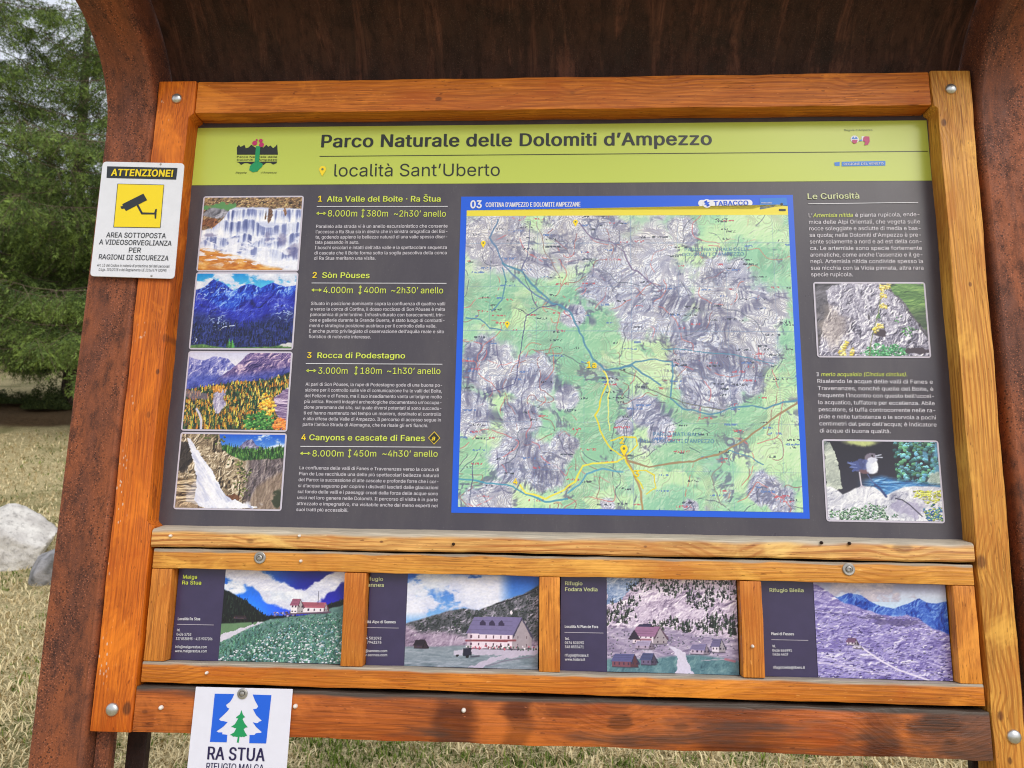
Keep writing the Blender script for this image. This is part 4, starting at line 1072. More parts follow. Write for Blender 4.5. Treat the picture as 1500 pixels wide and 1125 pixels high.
def spruce_meshes(H, R, base_z, seed, leaf, dens, lv_step=0.34, bare=0.2, sag=0.5, width=0.018, tone=1.0, per=60, spr=1.0):
    """returns meshes for trunk, branches and crown of one spruce with hanging sprays"""
    r = np.random.RandomState(seed)
    tz = np.linspace(0, H, 14)
    wob = np.stack([0.06 * np.sin(tz * .5 + seed), 0.06 * np.cos(tz * .4), tz], 1)
    tr = 0.016 * H * (1 - tz / H) ** 0.8 + 0.012; tr[0] *= 1.5
    tv, tf = tube_np(wob, tr, 12)
    BV, BF, nb = [], [], 0
    LV, LC = [], []
    z = base_z
    while z < H - .3:
        u = (z - base_z) / (H - base_z)
        Lb = R * (1 - u) ** 0.75 * (0.6 + .4 * sm(u, 0, .12))
        for k in range(r.randint(4, 7)):
            az = r.uniform(0, 2 * PI); L = Lb * r.uniform(.65, 1.15)
            s = np.linspace(0, 1, 9)
            rad = L * s
            zz = z + r.uniform(-.15, .15) + L * (0.12 * s - sag * s ** 1.6 + .22 * s ** 4) 
            az_s = az + 0.15 * np.sin(3 * s + r.rand() * 6)
            path = np.stack([rad * np.cos(az_s), rad * np.sin(az_s), zz], 1)
            v, f = tube_np(path, .012 * H / 12 * (1 - s) * (L / R + .3) + .004, 4)
            BV.append(v); BF.append(f + nb); nb += len(v)
            # hanging twigs
            nt = int(L * dens)
            ts = r.uniform(.16, 1.0, nt) ** .8
            pos = np.stack([np.interp(ts, s, path[:, i]) for i in range(3)], 1)
            side = np.stack([-np.sin(np.interp(ts, s, az_s)), np.cos(np.interp(ts, s, az_s)), np.zeros(nt)], 1)
            outd = np.stack([np.cos(np.interp(ts, s, az_s)), np.sin(np.interp(ts, s, az_s)), np.zeros(nt)], 1)
            sg = r.choice([-1, 1], nt)[:, None]
            tl = r.uniform(.25, .75, nt) * (1.1 - .6 * ts) * (0.5 + .25 * L)
            dirv = side * sg * r.uniform(.3, 1, (nt, 1)) + outd * r.uniform(.1, .6, (nt, 1)) + np.array([0, 0, -1.0]) * r.uniform(.2, 1.2, (nt, 1))
            dirv /= np.linalg.norm(dirv, axis=1)[:, None]
            leafless = r.rand(nt) < bare
            E_ = pos + dirv * tl[:, None] + np.array([0, 0, -.12]) * tl[:, None]
            for i in range(nt):
                if leafless[i] or i % 6 == 0:
                    v, f = tube_np([pos[i], (pos[i] + E_[i]) / 2 + r.uniform(-.03, .03, 3), E_[i] + np.array([0, 0, -.14])], [.006, .004, .0025], 3)
                    BV.append(v); BF.append(f + nb); nb += len(v)
            m = np.where(leafless, 0, np.maximum(3, (tl * per).astype(int)))
            ii = np.repeat(np.arange(nt), m); K = len(ii)
            if K == 0: continue
            q = r.rand(K)[:, None]
            dv = dirv[ii]
            # side shoots lie in a plane with the twig, needles bristle off them
            pl = np.cross(dirv, r.uniform(-1, 1, (nt, 3)) + np.array([0, 0, 1.5])); pl /= np.linalg.norm(pl, axis=1)[:, None] + 1e-9
            sgn = r.choice([-1, 1], (K, 1))
            spread = r.rand(K, 1) ** .7 * (.05 + .16 * (1 - q)) * spr
            c0 = pos[ii] * (1 - q) + E_[ii] * q + pl[ii] * sgn * spread + dv * spread * .6 + r.normal(0, .008, (K, 3)) + np.array([0, 0, -.35]) * spread
            ld = dv * .7 + pl[ii] * sgn * .7 + r.uniform(-.45, .45, (K, 3)); ld /= np.linalg.norm(ld, axis=1)[:, None]
            sd = np.cross(ld, r.uniform(-1, 1, (K, 3))); sd /= np.linalg.norm(sd, axis=1)[:, None] + 1e-9
            ll = leaf * r.uniform(.7, 1.5, (K, 1)); ww = width * r.uniform(.6, 1.3, (K, 1))
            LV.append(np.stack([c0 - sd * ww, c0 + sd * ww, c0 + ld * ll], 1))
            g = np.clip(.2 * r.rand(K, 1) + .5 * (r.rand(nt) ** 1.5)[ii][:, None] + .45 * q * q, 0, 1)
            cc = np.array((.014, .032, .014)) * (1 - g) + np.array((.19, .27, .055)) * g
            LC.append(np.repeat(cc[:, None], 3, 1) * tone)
        z += lv_step * r.uniform(.7, 1.3)
    BV = np.concatenate(BV); BF = np.concatenate(BF)
    T = np.concatenate(LV); Cc = np.concatenate(LC)
    return (tv, tf), (BV, BF), (T.reshape(-1, 3), np.arange(len(T) * 3).reshape(-1, 3), Cc.reshape(-1, 3))

def plant_spruce(x, y, parts, rz, label, group, scale=1.0, shared=None):
    z = float(gz(np.array([x]), np.array([y]))[0])
    root = empty('spruce_tree', Matrix.Translation((x, y, z - .05)) @ Matrix.Rotation(rz, 4, 'Z') @ Matrix.Scale(scale, 4), label, 'tree', group)
    if shared:
        for c in shared.children:
            d = c.copy(); COL.objects.link(d); d.parent = root
        return root
    t, b, l = parts
    np_mesh('trunk', t[0], t[1], M['bark'], root, smooth=True)
    np_mesh('branches', b[0], b[1], M['twig'], root)
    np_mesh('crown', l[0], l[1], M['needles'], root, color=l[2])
    return root

GT = 'spruce trees at the edge of the meadow'
tp = ground_hit(106, 588)
near = spruce_meshes(12, 4.6, 1.45, 3, .06, 25, .42, .16, .46, .0085, 1.35, 95, .8)
A_ = plant_spruce(tp.x, tp.y, near, 0.4, 'nearest spruce with drooping sprays and a bare dark trunk beside the steel post', GT)
far = spruce_meshes(17, 3.8, .8, 8, .17, 11, .42, .06, .40, .032, 1.3, 30, 1.6)
tp2 = world_ray(20, 600)
def pos_at(px, dist):
    d = world_ray(px, 600); s = dist / math.hypot(d.x, d.y)
    return CAMW.x + d.x * s, CAMW.y + d.y * s
x_, y_ = pos_at(-60, 19)
plant_spruce(x_, y_, None, 2.2, 'second spruce, left of the nearest one, cut by the left edge of the picture', GT, 1.0, A_)
x_, y_ = pos_at(215, 17.5)
plant_spruce(x_, y_, None, 4.4, 'spruce behind the warning sign, filling the gap between nearest spruce and steel post', GT, .92, A_)
x_, y_ = pos_at(60, 30)
B_ = plant_spruce(x_, y_, far, 0.0, 'far spruce seen in the gap left of the nearest trunk', GT, .5)
FARLAB = ['distant spruce in the dark row, left of the nearest spruce and low behind it', 'distant spruce hidden close behind the steel post, shortest of the dark row',
          'distant spruce in the dark row directly behind the warning sign', 'distant spruce behind the nearest trunk, set back in the dark row', 'distant spruce beyond the left edge, tallest of the front of the dark row',
          'distant spruce behind the left side of the board, end of the front row', 'distant spruce far back at the left, seen between two nearer crowns', 'distant spruce far back behind the left post of the shelter',
          'distant spruce behind the route texts of the board', 'distant spruce behind the map of the board, rightmost of the row', 'distant spruce just left of the nearest trunk, in the front of the row', 'distant spruce at the left edge, set back behind the second spruce']
for i, (px, dist, sc, rz) in enumerate([(-20, 34, .58, 1.), (150, 31, .5, 2.), (230, 38, .6, 3.), (110, 40, .58, 4.), (-90, 36, .75, 5.), (330, 42, .7, 1.5), (10, 46, .62, 2.5), (190, 48, .66, 3.5), (450, 48, .8, .5), (600, 50, .8, 4.5), (60, 36, .54, 5.5), (-50, 44, .6, .2)]):
    x_, y_ = pos_at(px, dist)
    plant_spruce(x_, y_, None, rz, FARLAB[i], 'distant spruces in the row', sc, B_)

# a low juniper at the foot of the nearest trunk
def juniper(px, py, rad, h, label, seed):
    p = ground_hit(px, py); r = np.random.RandomState(seed)
    n = 5200
    a = r.uniform(0, 2 * PI, n); q = np.sqrt(r.rand(n)); hh = h * (1 - q ** 2) * r.uniform(.2, 1, n) * (.75 + .5 * np.sin(a * 3 + seed))
    c = np.stack([q * rad * np.cos(a) * 1.3, q * rad * np.sin(a), np.maximum(hh, .01)], 1)
    d = r.uniform(-1, 1, (n, 3)); d[:, 2] = abs(d[:, 2]); d /= np.linalg.norm(d, axis=1)[:, None]
    s = np.cross(d, r.uniform(-1, 1, (n, 3))); s /= np.linalg.norm(s, axis=1)[:, None]
    T = np.stack([c - s * .012, c + s * .012, c + d * r.uniform(.04, .1, (n, 1))], 1)
    g = r.rand(n, 1); col = np.array((.03, .05, .018)) * (1 - g) + np.array((.13, .17, .05)) * g
    o = np_mesh('juniper_bush', T.reshape(-1, 3), np.arange(3 * n).reshape(-1, 3), M['needles'], None, np.repeat(col[:, None], 3, 1).reshape(-1, 3), loc=tuple(p))
    tag(o, label, 'bush')
juniper(70, 600, .42, .6, 'dark green juniper bush at the foot of the nearest spruce trunk', 4)
juniper(8, 592, .6, .3, 'low olive green bush at the left edge under the spruce branches', 6)

# =================================================================== STEEL SHELTER
shelter = empty('steel_shelter', BOARD, 'rusted steel shelter with two curved posts and an arched brown roof sheet over the board', 'shelter')
VG = -OZ / math.cos(LEAN)                     # board v at which the ground is reached
R_ = 0.22; W_ = 0.040; VC = -0.03
def frames(v0, ext=0.12, n=18):
    """front line of the post: straight up, a quarter arc forwards, then the eave. list of (v, w, nv, nw); n points forward/down"""
    out = [(v0 + (VC - v0) * i / 12, W_, 0.0, 1.0) for i in range(12)]
    for i in range(n + 1):
        a = i / n * math.radians(84)
        out.append((VC + R_ * math.sin(a), W_ + R_ * (1 - math.cos(a)), -math.sin(a), math.cos(a)))
    a = math.radians(84)
    v, w = out[-1][0], out[-1][1]
    for i in range(1, 5):
        out.append((v + math.cos(a) * ext * i / 4, w + math.sin(a) * ext * i / 4, -math.sin(a), math.cos(a)))
    return out
def sweep(name, section, fr, mat, parent, smooth=35, jit=0.0):
    """section: closed list of (u, n); fr: frames; capped"""
    k = len(section); V = []
    for (v, w, nv, nw) in fr:
        for (u, n) in section: V.append((u, v + nv * n, w + nw * n))
    bm = bmesh.new(); vs = [bm.verts.new(p) for p in V]
    for i in range(len(fr) - 1):
        for j in range(k):
            bm.faces.new((vs[i * k + j], vs[i * k + (j + 1) % k], vs[(i + 1) * k + (j + 1) % k], vs[(i + 1) * k + j]))
    bm.faces.new(vs[:k]); bm.faces.new(vs[-k:])
    return from_bm(name, bm, mat, parent, (0, 0, 0), smooth)
def postsec(u0, u1, ridge_right):
    """box section with rolled edges and a raised bead along the edge next to the board"""
    s = [(u0, -.11), (u0, -.006), (u0 + .002, -.002), (u0 + .006, 0), (u1 - .016, 0), (u1 - .013, .0015), (u1 - .009, .0032), (u1 - .005, .0015), (u1 - .001, -.004), (u1, -.010), (u1, -.11)]
    if not ridge_right:
        s = [(u0 + u1 - a, b) for a, b in s][::-1]
    return s
fr = frames(VG - 0.1)
sweep('post', postsec(-.187, -.0765, True), fr, M['rust'], shelter)
o = sweep('post', postsec(1.0, 1.115, False), fr, M['rust'], shelter)
o.location = (.683, 0, 0)
# lean of the right post as seen: a hair out of square
o.rotation_euler = (0, 0, 0)
sweep('roof_sheet', [(-.0745, -.095), (1.681, -.095), (1.681, -.089), (-.0745, -.089)], frames(-1.10), M['rust_shaded'], shelter)
for u0, u1 in ((-.074, -.045), (1.648, 1.677)):
    from_bm('flange', prism(rect(u0, u1, VG - .05, -.02), -.004, .012, .002, 1, 0), M['rust'], shelter, smooth=40)
for u0, u1 in ((-.044, -.004), (1.606, 1.646)):
    from_bm('web', prism(rect(u0, u1, VG - .05, -.9), -.07, -.05, .002, 1, 0), M['rust_web'], shelter, smooth=40)

# =================================================================== WOODEN FRAME
frame = empty('wooden_frame', BOARD, 'orange varnished timber frame of the notice board with bolted corners and four small openings below', 'frame')
def W(c, k=1.0): return tuple(min(1, v * k) for v in lin(c))
mt = {
 'stileL': wood('wood_left_stile', 1, W((228, 122, 30)), W((170, 66, 10)), stain=.35, freq=110, speck=.8, bend=.03, ringamt=.6, knots=0,
                spots=((.022, .02, .004, .8), (.03, .092, .006, .5), (.030, -.635, .008, .85), (.012, -.07, .004, .5))),
 'stileR': wood('wood_right_stile', 1, W((234, 168, 74)), W((180, 104, 28)), stain=.12, freq=120, knots=0, bend=.02, ringamt=.9,
                spots=((-.022, .575, .0055, .8), (-.028, -.315, .009, .75), (-.02, -.585, .006, .8), (0, .225, .003, .8), (-.01, -.66, .004, .8))),
 'toprail': wood('wood_top_rail', 0, W((224, 130, 44)), W((162, 72, 16)), stain=.35, freq=100, knots=0, ringamt=.6, spots=((-.25, -.010, .005, .8), (.04, 0.0, .006, .35), (.63, .01, .007, .3))),
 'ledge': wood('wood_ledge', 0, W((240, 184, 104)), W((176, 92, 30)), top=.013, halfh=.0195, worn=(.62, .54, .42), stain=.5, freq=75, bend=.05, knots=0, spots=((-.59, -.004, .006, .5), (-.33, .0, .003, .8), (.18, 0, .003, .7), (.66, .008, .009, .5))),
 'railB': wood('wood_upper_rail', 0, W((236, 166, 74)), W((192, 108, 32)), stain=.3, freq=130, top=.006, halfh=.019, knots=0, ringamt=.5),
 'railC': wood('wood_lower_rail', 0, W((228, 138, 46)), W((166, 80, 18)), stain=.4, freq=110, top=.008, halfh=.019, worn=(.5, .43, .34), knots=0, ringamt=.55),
 'mull': wood('wood_divider', 1, W((230, 146, 58)), W((170, 86, 24)), stain=.3, freq=150, knots=0, ringamt=.5),
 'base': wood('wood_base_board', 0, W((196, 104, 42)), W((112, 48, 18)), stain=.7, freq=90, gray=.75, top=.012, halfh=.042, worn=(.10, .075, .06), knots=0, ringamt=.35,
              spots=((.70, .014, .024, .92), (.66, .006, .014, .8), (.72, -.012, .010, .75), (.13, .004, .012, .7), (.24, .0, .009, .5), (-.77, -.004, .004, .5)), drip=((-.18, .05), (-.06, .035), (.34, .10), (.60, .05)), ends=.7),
}
plank('stile', [(-.074, .089), (.012, .089), (.012, .010), (.001, .001), (.001, -.872), (.0125, -.882), (.0125, -1.268), (-.068, -1.268)][::-1], -.02, .0455, mt['stileL'], frame, 1, 1, label='left upright, reddish and speckled with paint')
plank('stile', [(1.593, .089), (1.675, .088), (1.654, -1.30), (1.600, -1.30), (1.599, -.9), (1.600, -.5), (1.602, .002), (1.593, .009)][::-1], -.02, .0455, mt['stileR'], frame, 1, 2, label='right upright, pale with strong straight grain')
plank('top_rail', rect(.0135, 1.5915, .011, .087), -.02, .0435, mt['toprail'], frame, 0, 3)
# lower ledge: its top face slopes forwards
def wedge(name, u0, u1, v_top_back, v_top_front, v_bot, w0, w1, mat, seed):
    cx = (u0 + u1) / 2; cy = (v_top_front + v_bot) / 2
    bm = bmesh.new()
    n = 54; rr = random.Random(seed); ph = [rr.uniform(0, 6) for _ in range(6)]
    rows = []
    for i in range(n + 1):
        u = u0 + (u1 - u0) * i / n
        j = .0008 * math.sin(u * 17 + ph[0]) + .0007 * math.sin(u * 61 + ph[1]); k = .0008 * math.sin(u * 13 + ph[2]) + .0005 * math.sin(u * 80 + ph[3])
        sec = [(v_bot, w0), (v_top_back, w0), (v_top_front + .001 + j, w1 - .006), (v_top_front - .0015 + j, w1 - .002 + k * .5), (v_top_front - .005 + j, w1 + k * .5), (v_bot + .003 + k, w1), (v_bot + k, w1 - .003)]
        rows.append([bm.verts.new((u - cx, v - cy, w)) for v, w in sec])
    for a, b in zip(rows[:-1], rows[1:]):
        for j in range(7): bm.faces.new((a[j], a[(j + 1) % 7], b[(j + 1) % 7], b[j]))
    bm.faces.new(rows[0]); bm.faces.new(rows[-1])
    return from_bm(name, bm, mat, frame, (cx, cy, 0), 40)
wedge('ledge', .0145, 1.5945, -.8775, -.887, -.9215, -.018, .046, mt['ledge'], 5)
def crate(name, u0, u1, v0, v1, mat, ax, seed, w=.043, w0=.0, label=None):
    return plank(name, rect(u0, u1, v0, v1), w0, w, mat, frame, ax, seed, .0006, .0025, label)
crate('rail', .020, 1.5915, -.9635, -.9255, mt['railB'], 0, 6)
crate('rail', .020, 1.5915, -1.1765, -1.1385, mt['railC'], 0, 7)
for k, (a, b) in enumerate(((.0203, .062), (.405, .448), (.783, .8225), (1.161, 1.2015), (1.551, 1.5912))):
    crate('divider', a, b, -1.1378, -.9642, mt['mull'], 1, 10 + k, .0425)
plank('base_board', rect(.014, 1.5965, -1.267, -1.1835), -.015, .045, mt['base'], frame, 0, 20, .001, .0035)
from_bm('backing_board', prism(rect(-.06, 1.66, -1.255, .07), -.034, -.0205, .001, 1, 0), M['rust_web'], frame)

def bolt(px, py, r, w, mat=None, name='bolt', washer=False):
    u, v = at(px, py, w + .004)
    bm = bmesh.new()
    prof = [(r, 0), (r, .0015), (r * .93, .0035), (r * .75, .0055), (r * .4, .007), (0.0, .0075)] if not washer else [(r, 0), (r, .0022), (r * .9, .003), (r * .62, .003), (r * .6, .0012), (r * .5, .0012), (r * .48, .005), (r * .3, .006), (r * .28, .0035), (0.0, .0035)]
    n = 20; rows = []
    for rr_, h in prof[:-1]:
        rows.append([bm.verts.new((rr_ * math.cos(2 * PI * i / n), rr_ * math.sin(2 * PI * i / n), h)) for i in range(n)])
    top = bm.verts.new((0, 0, prof[-1][1]))
    for a, b in zip(rows[:-1], rows[1:]):
        for i in range(n): bm.faces.new((a[i], a[(i + 1) % n], b[(i + 1) % n], b[i]))
    for i in range(n): bm.faces.new((rows[-1][i], rows[-1][(i + 1) % n], top))
    bm.faces.new(rows[0][::-1])
    return from_bm(name, bm, mat or M['steel'], frame, (u, v, w), 35)
for p in ((258, 143), (1394, 129), (163, 1040), (1487, 1080)): bolt(*p, .0125 if p[1] > 500 else .0115, .0457)
for p in ((380, 817), (1244, 834)): bolt(*p, .0115, .0432, M['steel_dull'], 'cup_washer', True)
for p, w in (((249, 785), .046), ((438, 785), .046), ((664, 797), .046), ((235, 1037), .0455), ((432, 1035), .0455), ((679, 1041), .0455), ((1103, 947), .0425), ((440, 822), .0432), ((302, 986), .0432), ((1204, 795), .046), ((1245, 796), .046)):
    o = bolt(*p, .0042 if p[1] > 1000 else .0030, w, M['screw'] if p[0] not in (664, 1204, 1245) else M['rust_web'], 'screw_head')

# =================================================================== INFORMATION PANEL
panel = empty('information_panel', BOARD, 'large dark grey nature park panel with lime green title band, walking routes and a map', 'panel')
from_bm('laminate_sheet', prism(rect(-.02, 1.62, -.90, .03), -.018, 0.0, .0, 1, 0), M['panel'], panel)
w1, w2, w3, w4 = .0006, .0012, .0018, .0024
def ribbon_rect(name, u0, u1, v0, v1, w, mat, parent, label=None): return polys(name, [rect(u0, u1, v0, v1)], w, mat, parent, label)
ribbon_rect('title_band', .0012, 1.5999, -.138, 0.0, w1, M['green'], panel)
polys('rule', [line_poly((468, 229), (1359, 221.5), .0016, w2)], w2, M['ink_black'], panel)
text('title', [("Parco Naturale delle Dolomiti d\u2019Ampezzo", 471, 215.7, 1042, 212, 18, .024, 0)], M['ink_black'], panel, w2)
text('subtitle', [("localit\u00e0 Sant\u2019Uberto", 489, 258.5, 732, 257.5, 18, -.010, -.02)], M['ink_black'], panel, w2)
def pin(px, py, r, mat, parent, name='map_pin'):
    u, v = at(px, py, w3)
    pts = []
    for i in range(13):
        a = math.radians(-30 + 240 * i / 12)
        pts.append((u + r * math.cos(a), v + r * math.sin(a)))
    pts.append((u, v - r * 2.1))
    polys(name, [pts], w3, mat, parent)
    polys('pin_dot', [disc(u, v, r * .35, 8)], w4, M['ink_grey'], parent)
pin(472.5, 248, .0078, M['ink_yellow'], panel)
# emblem of the park: fir skyline, orchid, green root
e0 = [(347, 226.5), (347, 216), (350, 212), (352, 215), (355, 214), (358, 212), (360, 217), (364, 216), (368, 212), (371, 214), (374, 216), (382, 215), (386, 216), (390, 212), (393, 215), (396, 213), (400, 217), (404, 214), (406, 211), (407, 226.5)]
polys('emblem_forest', [px_poly(e0, w2), px_poly([(346, 237), (406, 236.5), (405, 239), (400, 241), (396, 238.5), (390, 238.5), (386, 241.5), (378, 240), (370, 241.5), (363, 239), (358, 239), (353, 241.5), (350, 238.5)], w2)], w2, M['ink_black'], panel)
text('emblem_lettering', [("Parco Naturale delle", 347, 231, 406, 231, 2.6, .01, 0), ("Dolomiti d\u2019Ampezzo", 347, 235.5, 406, 235.2, 2.6, .01, 0), ("Regole", 345, 254.2, 361, 254.2, 2.6, .0, .2), ("d\u2019Ampezzo", 382, 254, 405, 254, 2.6, .0, .2)], M['ink_black'], panel, w2)
polys('emblem_flower', [disc(*at(373, 209.5, w3), .0058, 10), disc(*at(383, 212, w3), .0058, 10), disc(*at(382, 206, w3), .0046, 10), disc(*at(376, 205, w3), .0026, 8)], w3, M['magenta'], panel)
def _stem():
    a, b = at(375, 214, w3), at(379.5, 237, w3)
    return rect(a[0], b[0], b[1], a[1])
polys('emblem_root', [_stem(), px_poly([(372, 238), (378, 236), (385, 240), (384, 244), (380, 247), (377, 251), (370, 252), (365, 249), (366, 243)], w3 + .0002)], w3, M['leafgreen'], panel)
# crests at the top right
text('crest_lettering', [("Regole d\u2019Ampezzo", 1237, 192, 1278, 191.6, 2.8, 0, 0)], M['ink_grey'], panel, w2)
polys('crest', [disc(*at(1252, 204, w2), .0088, 14), px_poly([(1262, 200), (1266, 199), (1266, 207), (1262, 207)], w2)], w2, M['ink_white'], panel)
polys('crest_band', [px_poly([(1247.5, 203.5), (1250, 199.5), (1252, 203), (1254, 199.5), (1256.5, 203.5)], w3), px_poly([(1259, 205), (1263, 204), (1263, 206), (1259, 207)], w3)], w3, M['cyan'], panel)
polys('crest_charge', [px_poly([(1248, 205), (1256.5, 205), (1255, 209), (1252, 210.5), (1249, 209)], w3), px_poly([(1265, 201), (1268, 199.5), (1273.5, 200), (1274, 207), (1271.5, 212), (1266, 212.5), (1267.5, 208), (1264, 206)], w3)], w3, M['magenta'], panel)
polys('region_badge', [px_poly([(1233, 237), (1297, 235.6), (1297, 242.5), (1233, 243.6)], w2), px_poly([(1222, 238), (1230, 237), (1230, 243), (1223, 243)], w2)], w2, M['cyan'], panel)
text('region_lettering', [("REGIONE DEL VENETO", 1236, 242, 1294, 241, 3.2, .01, 0)], M['ink_white'], panel, w3)

def block(name, lines, x0, y0, x0b, y1, x1, x1b, mat, parent, w, cap, last=None, shear=0.0, wt=0.004):
    """a justified paragraph: first baseline y0 at x0, last baseline y1 at x0b, right edge x1 -> x1b. last: {line index: right px} for short lines"""
    n = len(lines); out = []
    for i, s in enumerate(lines):
        t = i / max(1, n - 1)
        xa = x0 + (x0b - x0) * t; xb = x1 + (x1b - x1) * t
        y = y0 + (y1 - y0) * t
        if last and i in last: xb = last[i]
        ua, va = at(xa, y, w)
        # the right end lies at the same v
        lo, hi = y - 10, y + 10
        for _ in range(24):
            m = (lo + hi) / 2
            if at(xb, m, w)[1] > va: lo = m
            else: hi = m
        out.append((s, xa, y, xb, lo, cap, wt, shear))
    text(name, out, mat, parent, w)

def routes():
    T = M['ink_para']; K = M['ink_green']
    block('paragraph', ["Parallelo alla strada vi \u00e8 un anello escursionistico che consente", "l\u2019accesso a Ra Stua sia in destra che in sinistra orografica del Boi-",
        "te, godendo appieno le bellezze naturali di una valle spesso diser-", "tata passando in auto.", "I boschi secolari e intatti dell\u2019alta valle e la spettacolare sequenza",
        "di cascate che il Boite forma sotto la soglia pascoliva della conca", "di Ra Stua meritano una visita."], 463, 334, 460, 380.5, 655.5, 654, T, panel, w2, 4.7, {3: 526, 6: 550})
    block('paragraph', ["Situato in posizione dominante sopra la confluenza di quattro valli", "e verso la conca di Cortina, il dosso roccioso di Son P\u00f2uses \u00e8 m\u00e9ta",
        "panoramica di prim\u2019ordine. Infrastrutturato con baraccamenti, trin-", "cee e gallerie durante la Grande Guerra, \u00e8 stato luogo di combatti-",
        "menti e strategica posizione austriaca per il controllo della valle.", "\u00c8 anche punto privilegiato di osservazione dell\u2019aquila reale e sito", "floristico di notevole interesse."], 455.5, 446.8, 452, 495.3, 652, 650, T, panel, w2, 4.7, {4: 639, 6: 543})
    block('paragraph', ["Al pari di Son P\u00f2uses, la rupe di Podestagno gode di una buona po-", "sizione per il controllo sulle vie di comunicazione fra le valli del Boite,",
        "del Felizon e di Fanes, ma il suo insediamento vanta un\u2019origine molto", "pi\u00f9 antica. Recenti indagini archeologiche documentano un\u2019occupa-",
        "zione preromana del sito, sul quale diversi potentati si sono succedu-", "ti ed hanno mantenuto nel tempo un maniero, destinato al controllo",
        "e alla difesa della Valle di Ampezzo. Il percorso di accesso segue in", "parte l\u2019antica Strada di Alemagna, che ne risale gli erti fianchi."], 447.5, 565, 443.5, 623.8, 647.5, 645.5, T, panel, w2, 4.7, {7: 627})
    block('paragraph', ["La confluenza delle valli di Fanes e Travenanzes verso la conca di", "Pian de Loa racchiude una delle pi\u00f9 spettacolari bellezze naturali",
        "del Parco: la successione di alte cascate e profonde forre che i cor-", "si d\u2019acqua seguono per coprire i dislivelli lasciati dalle glaciazioni",
        "sul fondo delle valli e i paesaggi creati dalla forza delle acque sono", "unici nel loro genere nelle Dolomiti. Il percorso di visita \u00e8 in parte",
        "attrezzato e impegnativo, ma visitabile anche dai meno esperti nei", "suoi tratti pi\u00f9 accessibili."], 438.7, 687.3, 434, 748.5, 642.7, 640.5, T, panel, w2, 4.7, {7: 510})
    B = .020; L = -.003
    text('heading', [("Alta Valle del Boite \u00b7 Ra \u0160tua", 479, 295.3, 645, 295.3, 8, B, 0)], K, panel, w2)
    text('heading', [("S\u00f2n P\u00f2uses", 472, 407, 541, 407.3, 8, B, 0)], K, panel, w2)
    text('heading', [("Rocca di Podestagno", 465, 524.4, 593, 525, 8, B, 0)], K, panel, w2)
    text('heading', [("Canyons e cascate di Fanes", 453, 644.7, 622, 646, 8.3, B, 0)], K, panel, w2)
    text('route_number', [("1", 466, 295.3, None, 0, 8.3, B, 0)], M['ink_yellow'], panel, w2)
    text('route_number', [("2", 458, 407, None, 0, 8.3, B, 0)], M['ink_yellow'], panel, w2)
    text('route_number', [("3", 450, 524.4, None, 0, 8.3, B, 0)], M['ink_yellow'], panel, w2)
    text('route_number', [("4", 441.5, 644.7, None, 0, 8.6, B, 0)], M['ink_yellow'], panel, w2)
    for a, b in (((464, 302.5), (656, 302.3)), ((456.5, 414.5), (654, 415)), ((448, 532.5), (648, 533.5)), ((440, 653.8), (646, 655))):
        polys('rule', [line_poly(a, b, .0013, w2)], w2, M['ink_white'], panel)
    rows = [(317, "8.000m", 480, 523, "380m", 537, 568, "~2h30\u2019 anello", 577, 653, 463, 478, 532), (429.3, "4.000m", 473.5, 516.5, "400m", 533, 565, "~2h30\u2019 anello", 573, 649, 456, 471.5, 528),
            (547.4, "3.000m", 466, 509, "180m", 528, 559, "~1h30\u2019 anello", 567, 645, 448, 463.5, 522), (668.6, "8.000m", 457.5, 503, "450m", 518, 551, "~4h30\u2019 anello", 560, 641, 439.5, 455, 512.5)]
    for y, a, a0, a1, b, b0, b1, c, c0, c1, l0, l1, m in rows:
        text('length_figure', [(a, a0, y, a1, y + .1, 9, L, 0)], K, panel, w2)
        text('climb_figure', [(b, b0, y + .1, b1, y + .2, 9, L, 0)], K, panel, w2)
        text('duration_figure', [(c, c0, y + .2, c1, y + .4, 9, L, 0)], K, panel, w2)
        yc = y - 4.5
        ar = [line_poly((l0 + 1, yc), (l1 - 1, yc), .0016, w2), px_poly([(l0, yc), (l0 + 4, yc - 2.5), (l0 + 4, yc + 2.5)], w2), px_poly([(l1, yc), (l1 - 4, yc + 2.5), (l1 - 4, yc - 2.5)], w2)]
        polys('length_arrow', ar, w2, K, panel)
        xm = m
        ar = [line_poly((xm, yc - 6), (xm - .8, yc + 6), .0016, w2), px_poly([(xm, yc - 7), (xm + 2.5, yc - 3.5), (xm - 2.5, yc - 3.5)], w2), px_poly([(xm - .8, yc + 7), (xm - 3.3, yc + 3.5), (xm + 1.7, yc + 3.5)], w2)]
        polys('climb_arrow', ar, w2, K, panel)
    u, v = at(636, 641.5, w2)
    polys('rope_symbol', [[(u - .0125, v), (u, v - .0135), (u + .0125, v), (u, v + .0135)]], w2, M['ink_yellow'], panel)
    polys('rope_symbol_face', [[(u - .0108, v), (u, v - .0118), (u + .0108, v), (u, v + .0118)]], w3, M['ink_black'], panel)
    text('rope_symbol_figure', [("a", 632.5, 645, None, 0, 7, .02, .2)], M['ink_yellow'], panel, w4)
routes()

